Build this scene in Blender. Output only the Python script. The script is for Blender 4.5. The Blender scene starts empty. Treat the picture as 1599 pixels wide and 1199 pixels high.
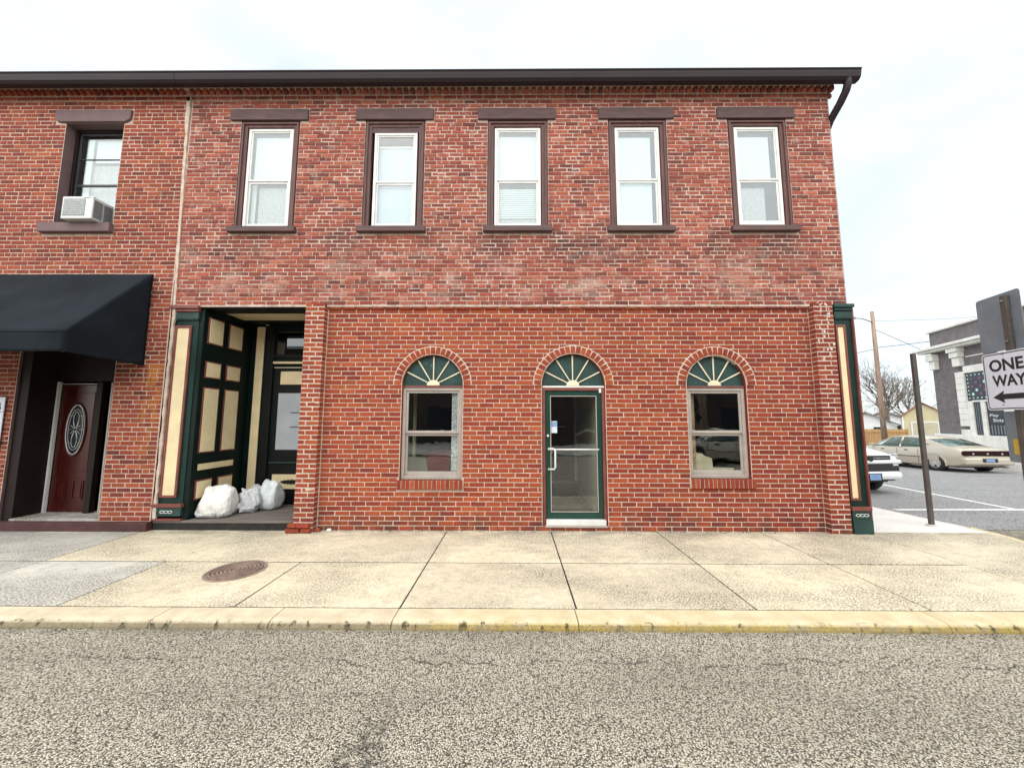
import bpy, bmesh, math, random
from mathutils import Vector, Matrix, noise
from mathutils.geometry import tessellate_polygon
random.seed(7)
R=math.radians
sc=bpy.context.scene
C=sc.collection
# ------------------------------------------------------------------ camera
cam=bpy.data.cameras.new('camera'); co=bpy.data.objects.new('camera',cam); C.objects.link(co); sc.camera=co
cam.sensor_width=36; cam.lens=570/1599*36; cam.clip_start=.05; cam.clip_end=900
PIT,YAW,ROL=.1012,.0072,.00174
_f=Vector((-math.sin(YAW)*math.cos(PIT),math.cos(YAW)*math.cos(PIT),math.sin(PIT)))
_r=Vector((math.cos(YAW),math.sin(YAW),0)); _u=_r.cross(_f)
_r2=_r*math.cos(ROL)+_u*math.sin(ROL); _u2=_u*math.cos(ROL)-_r*math.sin(ROL)
CAMLOC=Vector((0,-5.6,1.62))
co.matrix_world=Matrix(((_r2.x,_u2.x,-_f.x,0),(_r2.y,_u2.y,-_f.y,-5.6),(_r2.z,_u2.z,-_f.z,1.62),(0,0,0,1)))
def proj(p):
    v=Vector(p)-CAMLOC; d=v.dot(_f)
    return (799.5+570*v.dot(_r2)/d, 599.5-570*v.dot(_u2)/d, d)
# ------------------------------------------------------------------ light
SUN_EL,SUN_AZ=R(48),R(200)       # azimuth clockwise from +Y : behind the camera, a little left
w=bpy.data.worlds.new('World'); sc.world=w; w.use_nodes=True
nt=w.node_tree; nt.nodes.clear(); N=nt.nodes.new; L=nt.links.new
out=N('ShaderNodeOutputWorld'); bg=N('ShaderNodeBackground'); bg.inputs[1].default_value=.105
sky=N('ShaderNodeTexSky'); sky.sky_type='NISHITA'; sky.sun_disc=False; sky.sun_elevation=SUN_EL; sky.sun_rotation=SUN_AZ; sky.dust_density=2
tc=N('ShaderNodeTexCoord'); mp=N('ShaderNodeMapping'); mp.inputs['Scale'].default_value=(1,1,2.6); mp.inputs['Location'].default_value=(.9,.3,.2)
nz=N('ShaderNodeTexNoise'); nz.inputs['Scale'].default_value=1.7; nz.inputs['Detail'].default_value=6; nz.inputs['Roughness'].default_value=.5; nz.inputs['Distortion'].default_value=.4
rp=N('ShaderNodeValToRGB'); rp.color_ramp.elements[0].position=.36; rp.color_ramp.elements[0].color=(.70,.70,.70,1); rp.color_ramp.elements[1].position=.6
mx=N('ShaderNodeMix'); mx.data_type='RGBA'; mx.inputs['B'].default_value=(5.3,5.75,5.95,1)
L(tc.outputs['Generated'],mp.inputs[0]); L(mp.outputs[0],nz.inputs['Vector']); L(nz.outputs[0],rp.inputs[0]); L(rp.outputs[0],mx.inputs['Factor'])
L(sky.outputs[0],mx.inputs['A']); L(mx.outputs['Result'],bg.inputs[0]); L(bg.outputs[0],out.inputs[0])
sl=bpy.data.lights.new('sun','SUN'); sl.energy=2.4; sl.angle=R(125); sl.color=(1,.96,.9)
so=bpy.data.objects.new('sun',sl); C.objects.link(so)
sd=Vector((math.sin(SUN_AZ)*math.cos(SUN_EL),math.cos(SUN_AZ)*math.cos(SUN_EL),math.sin(SUN_EL)))
so.rotation_euler=sd.to_track_quat('Z','Y').to_euler(); so.location=sd*40
vs=sc.view_settings; vs.view_transform='Standard'; vs.look='None'; vs.exposure=1.03; vs.gamma=1; vs.use_curve_mapping=False
sc.render.engine='CYCLES'; sc.cycles.max_bounces=8; sc.cycles.transparent_max_bounces=12
# ------------------------------------------------------------------ materials
class NB:
    def __init__(s,name):
        s.m=bpy.data.materials.new(name); s.m.use_nodes=True; s.t=s.m.node_tree; s.t.nodes.clear()
        s.o=s.n('ShaderNodeOutputMaterial'); s.b=s.n('ShaderNodeBsdfPrincipled'); s.l(s.b.outputs[0],s.o.inputs[0])
        s.pos=None
    def n(s,t,**k):
        x=s.t.nodes.new(t)
        for a,b in k.items(): setattr(x,a,b)
        return x
    def l(s,a,b): s.t.links.new(a,b)
    def P(s):
        if not s.pos: s.pos=s.n('ShaderNodeNewGeometry').outputs['Position']
        return s.pos
    def noise(s,scale,detail=4,rough=.55,vec=None,stretch=None):
        x=s.n('ShaderNodeTexNoise'); x.inputs['Scale'].default_value=scale; x.inputs['Detail'].default_value=detail; x.inputs['Roughness'].default_value=rough
        v=vec or s.P()
        if stretch:
            m=s.n('ShaderNodeMapping'); m.inputs['Scale'].default_value=stretch; s.l(v,m.inputs[0]); v=m.outputs[0]
        s.l(v,x.inputs['Vector']); return x.outputs[0]
    def vor(s,scale,out='Distance',feature='F1',rnd=1):
        x=s.n('ShaderNodeTexVoronoi',feature=feature); x.inputs['Scale'].default_value=scale; s.l(s.P(),x.inputs['Vector']); return x.outputs[out]
    def ramp(s,v,stops,interp='LINEAR'):
        x=s.n('ShaderNodeValToRGB'); r=x.color_ramp; r.interpolation=interp
        while len(r.elements)<len(stops): r.elements.new(.5)
        for e,(p,c) in zip(r.elements,stops):
            e.position=p; e.color=(c,c,c,1) if isinstance(c,(int,float)) else (*c,1)
        s.l(v,x.inputs[0]); return x.outputs[0]
    def mix(s,f,a,b,mode='MIX'):
        x=s.n('ShaderNodeMix',data_type='RGBA',blend_type=mode)
        for i,v in (('Factor',f),('A',a),('B',b)):
            if hasattr(v,'node'): s.l(v,x.inputs[i])
            else: x.inputs[i].default_value=v if isinstance(v,(int,float)) and i=='Factor' else ((v,v,v,1) if isinstance(v,(int,float)) else (*v,1))
        return x.outputs['Result']
    def math(s,op,a,b=0.):
        x=s.n('ShaderNodeMath',operation=op)
        for i,v in enumerate((a,b)):
            if hasattr(v,'node'): s.l(v,x.inputs[i])
            else: x.inputs[i].default_value=v
        return x.outputs[0]
    def xyz(s):
        x=s.n('ShaderNodeSeparateXYZ'); s.l(s.P(),x.inputs[0]); return x.outputs
    def fin(s,col,rough=.7,bump=None,bstr=.3,bdist=.01,metal=0.,spec=None):
        if hasattr(col,'node'): s.l(col,s.b.inputs['Base Color'])
        else: s.b.inputs['Base Color'].default_value=(*col,1)
        if hasattr(rough,'node'): s.l(rough,s.b.inputs['Roughness'])
        else: s.b.inputs['Roughness'].default_value=rough
        s.b.inputs['Metallic'].default_value=metal
        if spec is not None: s.b.inputs['Specular IOR Level'].default_value=spec
        if bump is not None:
            x=s.n('ShaderNodeBump'); x.inputs['Strength'].default_value=bstr; x.inputs['Distance'].default_value=bdist
            s.l(bump,x.inputs['Height']); s.l(x.outputs[0],s.b.inputs['Normal'])
        return s.m
def paint(name,col,rough=.55,var=.25,scale=6,fine=60,bstr=.15,metal=0.,spec=None,stretch=None,wear=None,objvar=0):
    b=NB(name); n1=b.noise(scale,5,stretch=stretch); f=b.ramp(n1,[(.3,0.),(.7,1.)])
    lo=tuple(c*(1-var) for c in col); hi=tuple(min(1,c*(1+var*.6)) for c in col)
    c=b.mix(f,lo,hi); n2=b.noise(fine,3,stretch=stretch)
    c=b.mix(b.math('MULTIPLY',b.ramp(n2,[(.35,1.),(.6,0.)]),var*.8),c,tuple(x*.5 for x in col))
    if wear:
        wc,lim=wear; c=b.mix(b.ramp(b.noise(9,8,.75,stretch=stretch),[(lim,0.),(lim+.04,1.)]),c,wc)
    if objvar:
        oi=b.n('ShaderNodeObjectInfo'); f=b.ramp(oi.outputs['Random'],[(0,1-objvar),(1,1.)]); c=b.mix(1.,c,f,'MULTIPLY')
    return b.fin(c,rough,n2,bstr,.006,metal,spec)
def brick_mat(name,pal,dull=0.,pos_fx=None):
    b=NB(name); g=b.n('ShaderNodeNewGeometry'); oi=b.n('ShaderNodeObjectInfo')
    rnd=b.math('FRACT',b.math('ADD',g.outputs['Random Per Island'],b.math('MULTIPLY',oi.outputs['Random'],7.31)))
    n=len(pal); c=b.ramp(rnd,[(i/n,p) for i,p in enumerate(pal)],'CONSTANT')
    r2=b.math('FRACT',b.math('MULTIPLY',rnd,53.7))
    c=b.mix(1.,c,b.ramp(r2,[(0,.76),(1,1.12)]),'MULTIPLY')
    m=b.ramp(b.noise(38,5,.65,stretch=(1,1,1.8)),[(.38,1.),(.58,0.)])
    c=b.mix(b.math('MULTIPLY',m,.45),c,(.09,.022,.015))
    m=b.ramp(b.noise(26,6,.7,stretch=(1,1,1.5)),[(.55,0.),(.72,1.)])
    c=b.mix(b.math('MULTIPLY',m,.55),c,(.50,.17,.07))
    big=b.ramp(b.noise(.8,3),[(.35,0.),(.7,1.)])
    c=b.mix(b.math('MULTIPLY',big,.20),c,(.20,.05,.04))
    if pos_fx: c=pos_fx(b,c)
    bump=b.noise(110,5,.7)
    return b.fin(c,.86,bump,.55,.004,spec=.25)
def fx_upper(b,c):
    x,y,z=b.xyz()
    band=b.math('MULTIPLY',b.ramp(b.math('DIVIDE',z,10.),[(.335,0.),(.37,1.),(.40,1.),(.45,0.)]),b.ramp(b.noise(2.1,6,.65,stretch=(.6,1,1.6)),[(.50,0.),(.64,1.)]))
    c=b.mix(b.math('MULTIPLY',band,.42),c,(.58,.42,.34))
    sx=b.ramp(b.noise(7,6,.7),[(.56,0.),(.66,1.)]); c=b.mix(b.math('MULTIPLY',sx,.32),c,(.58,.42,.36))
    dk=b.math('MULTIPLY',b.ramp(b.math('DIVIDE',z,10.),[(.40,0.),(.43,1.),(.46,1.),(.48,0.)]),b.ramp(b.noise(1.3,4),[(.45,0.),(.6,1.)]))
    c=b.mix(b.math('MULTIPLY',dk,.6),c,(.05,.025,.025)); return c
def fx_left(b,c):
    x,y,z=b.xyz()
    gx=b.ramp(b.math('ADD',x,6.2),[(.45,0.),(.56,1.),(.66,1.),(.78,0.)]); gz=b.ramp(b.math('DIVIDE',z,4.),[(.2,0.),(.4,.8),(.61,1.),(.63,0.)])
    m=b.math('MULTIPLY',b.math('MULTIPLY',gx,gz),b.ramp(b.noise(9,4,stretch=(1.5,1,.4)),[(.38,0.),(.6,1.)]))
    return b.mix(m,c,(.42,.15,.02))
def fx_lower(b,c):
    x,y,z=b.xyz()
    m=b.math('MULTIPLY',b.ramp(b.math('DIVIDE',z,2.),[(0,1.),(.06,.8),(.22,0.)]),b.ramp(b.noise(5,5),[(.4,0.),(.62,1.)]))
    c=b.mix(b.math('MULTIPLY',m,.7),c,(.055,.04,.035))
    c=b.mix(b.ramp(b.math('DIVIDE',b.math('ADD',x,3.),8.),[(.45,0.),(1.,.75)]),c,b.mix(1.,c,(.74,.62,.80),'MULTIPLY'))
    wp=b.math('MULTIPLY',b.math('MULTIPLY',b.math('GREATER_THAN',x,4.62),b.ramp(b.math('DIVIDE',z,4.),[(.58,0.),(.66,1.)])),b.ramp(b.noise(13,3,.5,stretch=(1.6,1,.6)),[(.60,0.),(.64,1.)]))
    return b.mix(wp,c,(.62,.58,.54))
LOW=[(0.384,0.078,0.028),(0.334,0.061,0.024),(0.403,0.084,0.027),(0.303,0.051,0.024),(0.363,0.069,0.027),(0.424,0.092,0.030),(0.323,0.054,0.024),(0.273,0.042,0.024),(0.384,0.078,0.026),(0.444,0.105,0.033),(0.352,0.065,0.026),(0.334,0.059,0.024),(0.414,0.092,0.036),(0.403,0.081,0.027),(0.303,0.048,0.024),(0.252,0.040,0.024),(0.363,0.073,0.029),(0.312,0.051,0.024),(0.343,0.061,0.024),(0.373,0.074,0.027),(0.363,0.071,0.026)]
UPP=[(0.391,0.096,0.061),(0.333,0.080,0.053),(0.275,0.067,0.049),(0.410,0.104,0.061),(0.362,0.087,0.057),(0.215,0.060,0.046),(0.441,0.127,0.076),(0.303,0.072,0.053),(0.352,0.087,0.053),(0.157,0.052,0.044),(0.391,0.096,0.057),(0.323,0.076,0.053),(0.255,0.064,0.049),(0.470,0.152,0.099)]
LEF=[(0.344,0.072,0.038),(0.292,0.058,0.032),(0.375,0.081,0.038),(0.250,0.046,0.029),(0.312,0.062,0.034),(0.354,0.086,0.038),(0.208,0.040,0.029),(0.302,0.058,0.032),(0.396,0.096,0.043),(0.156,0.038,0.028),(0.323,0.062,0.034),(0.271,0.053,0.031)]
M={}
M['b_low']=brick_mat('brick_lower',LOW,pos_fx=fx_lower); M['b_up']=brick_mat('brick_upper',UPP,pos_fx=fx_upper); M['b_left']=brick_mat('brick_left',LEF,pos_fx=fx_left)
def mortar(name,c,d,fx=None):
    b=NB(name); col=b.mix(b.ramp(b.noise(14,6,.7),[(.35,0.),(.65,1.)]),d,c)
    return b.fin(col,.95,b.noise(160,4),.6,.004,spec=.1)
M['m_low']=mortar('mortar_lower',(.66,.56,.47),(.46,.35,.28)); M['m_up']=mortar('mortar_upper',(.64,.52,.44),(.38,.27,.22)); M['m_left']=mortar('mortar_left',(.62,.48,.39),(.42,.29,.23))
M['brown']=paint('brown_wood',(.115,.046,.040),.62,.4,5,50,.35,stretch=(3,3,.6),wear=((.34,.24,.21),.70))
M['brown_h']=paint('brown_wood_lintel',(.10,.05,.047),.65,.4,5,50,.4,stretch=(.6,3,3),wear=((.34,.26,.23),.72))
M['stone_br']=paint('brown_painted_stone',(.15,.09,.09),.7,.25,3,70,.3,wear=((.4,.34,.32),.74))
M['trim_red']=paint('red_brown_trim',(.20,.055,.042),.5,.3,6,60,.2,wear=((.4,.25,.2),.73))
M['white']=paint('white_aluminium',(.74,.73,.70),.35,.12,4,50,.05)
M['taupe']=paint('taupe_aluminium',(.42,.37,.33),.38,.15,4,50,.05)
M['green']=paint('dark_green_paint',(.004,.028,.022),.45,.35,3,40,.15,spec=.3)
M['greenrecess']=paint('green_paint_recess_shadow',(.0025,.010,.008),.5,.35,3,40,.15,spec=.2)  # the green paint again, darkened for the shadow inside the entry recess
M['green2']=paint('weathered_green',(.014,.052,.046),.6,.45,7,40,.3,wear=((.10,.16,.14),.64))
M['doorgreen']=paint('green_metal',(.006,.045,.033),.3,.15,3,60,.03)
M['cream']=paint('cream_paint',(.80,.66,.40),.6,.12,4,60,.1,wear=((.62,.46,.25),.76))
M['palecream']=paint('pale_cream_paint',(.80,.72,.52),.6,.15,4,60,.1)
M['black']=paint('near_black_paint',(.007,.008,.008),.5,.4,6,50,.15,spec=.25)
M['gutter']=paint('dark_brown_metal',(.024,.015,.018),.55,.2,2,40,.05,spec=.25)
M['awning']=paint('black_canvas',(.013,.018,.024),.9,.35,1.6,170,.35,spec=.12,wear=((.26,.28,.30),.715))
M['mahog']=paint('mahogany_door',(.06,.006,.004),.3,.4,4,60,.1,stretch=(3,3,.5))
M['dkbrown']=paint('dark_brown_paint',(.014,.007,.006),.6,.3,4,60,.15,spec=.25)
M['plinth']=paint('plinth_paint',(.075,.022,.022),.7,.4,6,50,.4,wear=((.55,.5,.48),.68))
M['plank']=paint('weathered_plank',(.17,.145,.125),.8,.45,5,40,.6,stretch=(.5,5,5))
M['blackwood']=paint('tarred_step',(.02,.02,.018),.8,.6,9,40,.8,wear=((.10,.10,.07),.62))
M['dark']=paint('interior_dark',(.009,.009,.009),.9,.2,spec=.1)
M['beige']=paint('interior_beige',(.58,.52,.38),.7,.1)
M['blind']=paint('white_blind',(.60,.68,.69),.7,.04,1.5,30,.02)
M['skyrefl']=paint('pale_blue_sky_reflection',(.44,.52,.62),.7,.05,1.5,30,.02)  # colour of the sky reflected in one upper window
M['lace']=paint('lace_curtain',(.42,.44,.44),.8,.35,30,90,.4)
M['paper']=paint('grey_paper',(.42,.46,.50),.7,.1,4,60,.1)
M['steel']=paint('galvanised',(.28,.27,.25),.45,.3,8,60,.1,metal=.5)
M['chrome']=paint('satin_steel',(.62,.62,.62),.3,.08,4,40,.02,metal=.7)
M['postbr']=paint('dull_post',(.085,.07,.062),.6,.3,7,50,.2)
M['signback']=paint('grey_sign_back',(.21,.25,.29),.5,.15,5,120,.1,metal=.3)
M['signwhite']=paint('reflective_white',(.67,.72,.82),.35,.05,3,90,.03)
M['signblack']=paint('sign_black',(.012,.012,.014),.45,.1)
M['yellow']=paint('yellow_sticker',(.55,.36,.04),.5,.25,30,60,.05)
M['acwhite']=paint('ac_plastic',(.66,.67,.66),.45,.15,9,60,.05)
M['acgrille']=paint('ac_grille',(.30,.33,.33),.5,.35,40,90,.3)
M['dk']=paint('black_plastic',(.012,.012,.013),.5,.2)
M['iron']=paint('rusty_iron',(.36,.27,.22),.6,.35,14,80,.4,metal=.3)
M['irondk']=paint('dark_rusty_iron',(.19,.135,.11),.7,.4,14,80,.4)
M['red']=paint('red_plastic',(.35,.01,.02),.4,.15)
M['cardb']=paint('cream_board',(.62,.52,.36),.7,.1)
M['curtain']=paint('tan_curtain',(.48,.30,.16),.8,.3,14,60,.2,stretch=(4,4,.3))
M['foil']=paint('crinkled_film',(.80,.82,.84),.2,.7,22,60,.8)
M['mat']=paint('grey_doormat',(.05,.065,.07),.9,.3,20,90,.4)
M['carpaint']=paint('champagne_paint',(.52,.475,.39),.25,.05,1,8,.0,metal=.35)
M['carwhite']=paint('white_paint',(.76,.77,.77),.2,.03,1,8,.0)
M['carsilver']=paint('silver_paint',(.45,.47,.48),.25,.05,1,8,.0,metal=.5)
M['tyre']=paint('tyre_rubber',(.018,.018,.018),.8,.3,20,60,.2)
M['rim']=paint('alloy_rim',(.62,.62,.63),.3,.1,8,40,.0,metal=.6)
M['lamp_red']=paint('red_lens',(.045,.004,.007),.15,.3,8)
M['lampw']=paint('clear_lens',(.55,.57,.6),.1,.3,14,30,.1,metal=.4)
M['plate']=paint('licence_plate',(.22,.36,.62),.4,.5,40,50,.05)
M['barkpole']=paint('pole_wood',(.33,.23,.17),.85,.4,4,18,.5,stretch=(3,3,.35),wear=((.12,.08,.06),.6))
M['bark']=paint('bare_bark',(.16,.125,.105),.9,.3,3,20,.3)
M['fence']=paint('cedar_fence',(.66,.40,.18),.8,.3,4,12,.3,stretch=(4,4,.4),objvar=.2)
M['shed']=paint('pale_yellow_siding',(.55,.50,.32),.7,.12,1.5,14,.1)
M['sheddoor']=paint('tan_garage_door',(.47,.44,.33),.6,.1,1.5,14,.05)
M['roofred']=paint('red_metal_roof',(.40,.13,.12),.5,.2,2,20,.1)
M['roofgrey']=paint('grey_shingle',(.22,.21,.22),.9,.3,3,20,.4)
M['siding']=paint('white_siding',(.74,.76,.78),.6,.07,1.5,14,.05)
M['stone']=paint('white_stone',(.76,.76,.72),.75,.18,2.5,26,.3)
M['bigwin']=paint('dark_window',(.022,.027,.035),.2,.2,2)
M['purple']=paint('stained_purple',(.20,.06,.20),.4,.2)
M['mint']=paint('stained_mint',(.45,.72,.66),.4,.1)
M['reflwall']=paint('dark_reflection_wall',(.075,.055,.048),.85,.3,1.2,10,.3)
def bank_brick():
    b=NB('dark_bank_brick'); x,y,z=b.xyz(); cb=b.n('ShaderNodeCombineXYZ'); b.l(b.math('ADD',y,x),cb.inputs[0]); b.l(z,cb.inputs[1])
    t=b.n('ShaderNodeTexBrick'); t.inputs['Scale'].default_value=1; t.inputs['Brick Width'].default_value=.22; t.inputs['Row Height'].default_value=.075; t.inputs['Mortar Size'].default_value=.008
    t.inputs['Color1'].default_value=(.12,.105,.11,1); t.inputs['Color2'].default_value=(.16,.14,.145,1); t.inputs['Mortar'].default_value=(.22,.21,.22,1); b.l(cb.outputs[0],t.inputs[0])
    return b.fin(b.mix(b.math('MULTIPLY',b.ramp(b.noise(3,4),[(.4,0.),(.7,1.)]),.35),t.outputs[0],(.05,.04,.04)),.85)
M['bankbrick']=bank_brick()
def glass(name,tint=(.93,.96,.95),rough=.0,wave=.0):
    b=NB(name); b.t.nodes.remove(b.b)
    tr=b.n('ShaderNodeBsdfTransparent'); tr.inputs[0].default_value=(*tint,1); gl=b.n('ShaderNodeBsdfGlossy'); gl.inputs['Roughness'].default_value=rough; gl.inputs[0].default_value=(.95,.98,1,1)
    ms=b.n('ShaderNodeMixShader'); g=b.n('ShaderNodeNewGeometry'); dt=b.n('ShaderNodeVectorMath',operation='DOT_PRODUCT'); b.l(g.outputs['Normal'],dt.inputs[0]); b.l(g.outputs['Incoming'],dt.inputs[1])
    f5=b.math('POWER',b.math('SUBTRACT',1.,b.math('ABSOLUTE',dt.outputs['Value'])),5.); fz=b.math('ADD',b.math('MULTIPLY',f5,.9),.05)
    bu=b.n('ShaderNodeBump'); bu.inputs['Strength'].default_value=wave; bu.inputs['Distance'].default_value=.02; b.l(b.noise(2.2,2),bu.inputs['Height'])
    b.l(bu.outputs[0],gl.inputs['Normal']); b.l(b.math('MULTIPLY',fz,1.9),ms.inputs[0]); b.l(tr.outputs[0],ms.inputs[1]); b.l(gl.outputs[0],ms.inputs[2]); b.l(ms.outputs[0],b.o.inputs[0])
    return b.m
M['glass']=glass('window_glass',wave=.12); M['glassdark']=glass('dark_tinted_glass',(.18,.23,.24)); M['carglass']=glass('car_glass',(.35,.5,.5))
def concrete(name,c1,c2,grime,cells=True):
    b=NB(name); oi=b.n('ShaderNodeObjectInfo')
    col=b.mix(b.ramp(b.noise(.9,5,.6),[(.35,0.),(.68,1.)]),c1,c2)
    pm=b.ramp(b.noise(.85,4,.6,stretch=(.75,1.5,1)),[(.42,0.),(.62,1.)])
    sp=b.ramp(b.noise(55,5,.8,stretch=(1,1.3,1)),[(.46,1.),(.53,0.)])
    col=b.mix(b.math('MULTIPLY',b.math('MULTIPLY',sp,b.math('ADD',b.math('MULTIPLY',pm,.75),.30)),grime),col,(.17,.155,.13))
    sp2=b.ramp(b.noise(9,7,.75),[(.40,1.),(.52,0.)])
    col=b.mix(b.math('MULTIPLY',sp2,.30*grime),col,(.26,.24,.20))
    col=b.mix(1.,col,b.ramp(oi.outputs['Random'],[(0,(.84,.84,.86)),(1,(1.,1.,1.))]),'MULTIPLY')
    gum=b.n('ShaderNodeTexVoronoi'); gum.inputs['Scale'].default_value=2.6; b.l(b.P(),gum.inputs['Vector']); col=b.mix(b.ramp(gum.outputs[0],[(.028,.8),(.05,0.)]),col,(.09,.08,.07))
    x,y,z=b.xyz(); ws=b.math('MULTIPLY',b.ramp(b.math('ADD',y,.5),[(.10,0.),(.46,1.)]),b.ramp(b.noise(2.4,6,.75,stretch=(1,2,1)),[(.42,0.),(.58,1.)]))
    col=b.mix(b.math('MULTIPLY',ws,.65*(1 if cells else 0)),col,(.20,.17,.14))
    return b.fin(col,.9,b.noise(120,5,.7),.5,.004,spec=.2)
M['walk']=concrete('sidewalk_concrete',(.72,.63,.45),(.84,.75,.55),1.); M['walk_old']=concrete('old_sidewalk_concrete',(.54,.53,.48),(.68,.66,.58),1.)
M['walk_new']=concrete('new_concrete',(.70,.68,.63),(.76,.74,.70),.3,False)
def kerb_m():
    b=NB('kerb_concrete'); x,y,z=b.xyz()
    col=b.mix(b.ramp(b.noise(6,5),[(.35,0.),(.65,1.)]),(.56,.47,.33),(.72,.63,.46))
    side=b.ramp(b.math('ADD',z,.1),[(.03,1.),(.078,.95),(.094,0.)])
    yel=b.math('MULTIPLY',b.ramp(b.math('DIVIDE',b.math('ADD',x,2.),8.),[(.12,0.),(.2,1.)]),b.ramp(b.noise(5,6,.7),[(.36,.2),(.55,1.)]))
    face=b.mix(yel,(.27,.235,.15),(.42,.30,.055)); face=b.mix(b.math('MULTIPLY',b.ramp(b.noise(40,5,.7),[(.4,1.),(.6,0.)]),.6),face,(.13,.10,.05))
    col=b.mix(b.math('MULTIPLY',b.ramp(b.noise(80,5,.75),[(.42,1.),(.56,0.)]),.30),col,(.30,.26,.18))
    col=b.mix(b.math('MULTIPLY',yel,.25),col,(.62,.48,.17))
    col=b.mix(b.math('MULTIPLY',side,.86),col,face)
    sp=b.math('MULTIPLY',b.ramp(b.math('ADD',z,.1),[(.05,.5),(.07,1.),(.092,1.),(.097,0.)]),b.ramp(b.noise(13,5,.65,stretch=(1,1,.5)),[(.55,0.),(.61,1.)]))
    col=b.mix(b.math('MULTIPLY',sp,.8),col,(.02,.017,.012))
    return b.fin(col,.9,b.noise(70,6,.75),.8,.008,spec=.2)
M['kerb']=kerb_m()
def asphalt(name,stones,pal,tint=(1,1,1),crack=True,bs=1.):
    b=NB(name)
    v=b.n('ShaderNodeTexVoronoi'); v.inputs['Scale'].default_value=stones; b.l(b.P(),v.inputs['Vector'])
    sep=b.n('ShaderNodeSeparateColor'); b.l(v.outputs['Color'],sep.inputs[0])
    c=b.ramp(sep.outputs[0],pal,'CONSTANT')
    gap=b.ramp(v.outputs['Distance'],[(.46,0.),(.68,1.)]); c=b.mix(b.math('MULTIPLY',gap,.88),c,(.03,.028,.025))  # dark gaps paint the shadows between the stones
    c=b.mix(b.math('MULTIPLY',b.ramp(b.noise(70,3,.7),[(.30,1.),(.42,0.)]),.55),c,(.06,.055,.05))
    c=b.mix(b.math('MULTIPLY',b.ramp(b.noise(.8,5,.65,stretch=(.5,1.6,1)),[(.44,0.),(.66,1.)]),.26),c,(.14,.13,.115))
    if crack:
        x,y,z=b.xyz(); n=b.noise(1.1,6,.7,stretch=(1,.0,1)); d=b.math('ABSOLUTE',b.math('SUBTRACT',b.math('ADD',y,b.math('MULTIPLY',n,.6)),-2.55))
        cr=b.math('MULTIPLY',b.ramp(d,[(0.,1.),(.005,.8),(.013,0.)]),b.ramp(b.noise(5,6,.75),[(.44,0.),(.54,1.)]))
        c=b.mix(b.math('MULTIPLY',cr,.85),c,(.03,.027,.025))
        # dark oily patch in the traffic lane
        dx=b.math('SUBTRACT',x,-.78); dy=b.math('SUBTRACT',y,-3.72); rr=b.math('SQRT',b.math('ADD',b.math('MULTIPLY',b.math('MULTIPLY',dx,dx),9.),b.math('MULTIPLY',dy,dy)))
        pt=b.math('MULTIPLY',b.ramp(rr,[(.12,1.),(.55,0.)]),b.ramp(b.noise(16,5,.7),[(.42,0.),(.56,1.)])); c=b.mix(b.math('MULTIPLY',pt,.85),c,(.025,.027,.03))
    if crack:
        ln=b.ramp(b.math('MULTIPLY',b.math('ADD',y,11.),.1),[(.60,.0),(.66,1.),(.72,.15),(.78,.9),(.84,0.)]); c=b.mix(b.math('MULTIPLY',ln,.16),c,(.16,.15,.13))
        gl=b.math('MULTIPLY',b.ramp(b.math('ADD',y,3.),[(.42,0.),(.54,1.)]),b.ramp(b.noise(7,5,.7),[(.35,0.),(.6,1.)])); c=b.mix(b.math('MULTIPLY',gl,.55),c,(.10,.085,.06))
    c=b.mix(1.,c,tint,'MULTIPLY')
    h=b.math('ADD',b.math('MULTIPLY',b.math('SUBTRACT',1.,v.outputs['Distance']),.6),b.math('MULTIPLY',sep.outputs[1],.5))
    return b.fin(c,.85,h,bs,.012,spec=.25)
M['road']=asphalt('chip_seal_road',108,[(0,(.66,.60,.50)),(.15,(.40,.37,.32)),(.27,(.80,.75,.65)),(.45,(.55,.47,.38)),(.56,(.84,.80,.72)),(.71,(.22,.21,.19)),(.78,(.62,.58,.50)),(.88,(.88,.85,.78))],tint=(1.,.972,.90),bs=1.6)
M['road2']=asphalt('worn_asphalt',70,[(0,(.34,.34,.35)),(.2,(.42,.42,.42)),(.4,(.29,.29,.30)),(.6,(.47,.47,.47)),(.8,(.36,.36,.37))],crack=False,bs=.4)
M['line']=paint('road_paint',(.72,.72,.70),.7,.2,8,60,.2,wear=((.3,.3,.3),.62))
M['grass']=paint('winter_grass',(.16,.14,.08),.95,.4,1,12,.4)
def sackm(name,c):
    b=NB(name); col=b.mix(b.ramp(b.noise(9,5),[(.35,0.),(.65,1.)]),tuple(x*.78 for x in c),c)
    cr=b.math('ABSOLUTE',b.math('SUBTRACT',b.noise(9,4,.55,stretch=(1.3,1.3,.45)),.5))
    return b.fin(col,.42,b.math('ADD',b.math('MULTIPLY',b.noise(45,4,.6),.25),b.math('MULTIPLY',cr,5.)),.55,.022)
M['sack']=sackm('white_woven_sack',(.84,.82,.78)); M['sackb']=sackm('pale_blue_sack',(.74,.80,.81)); M['sackg']=sackm('grey_plastic_bag',(.66,.68,.69))
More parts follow.
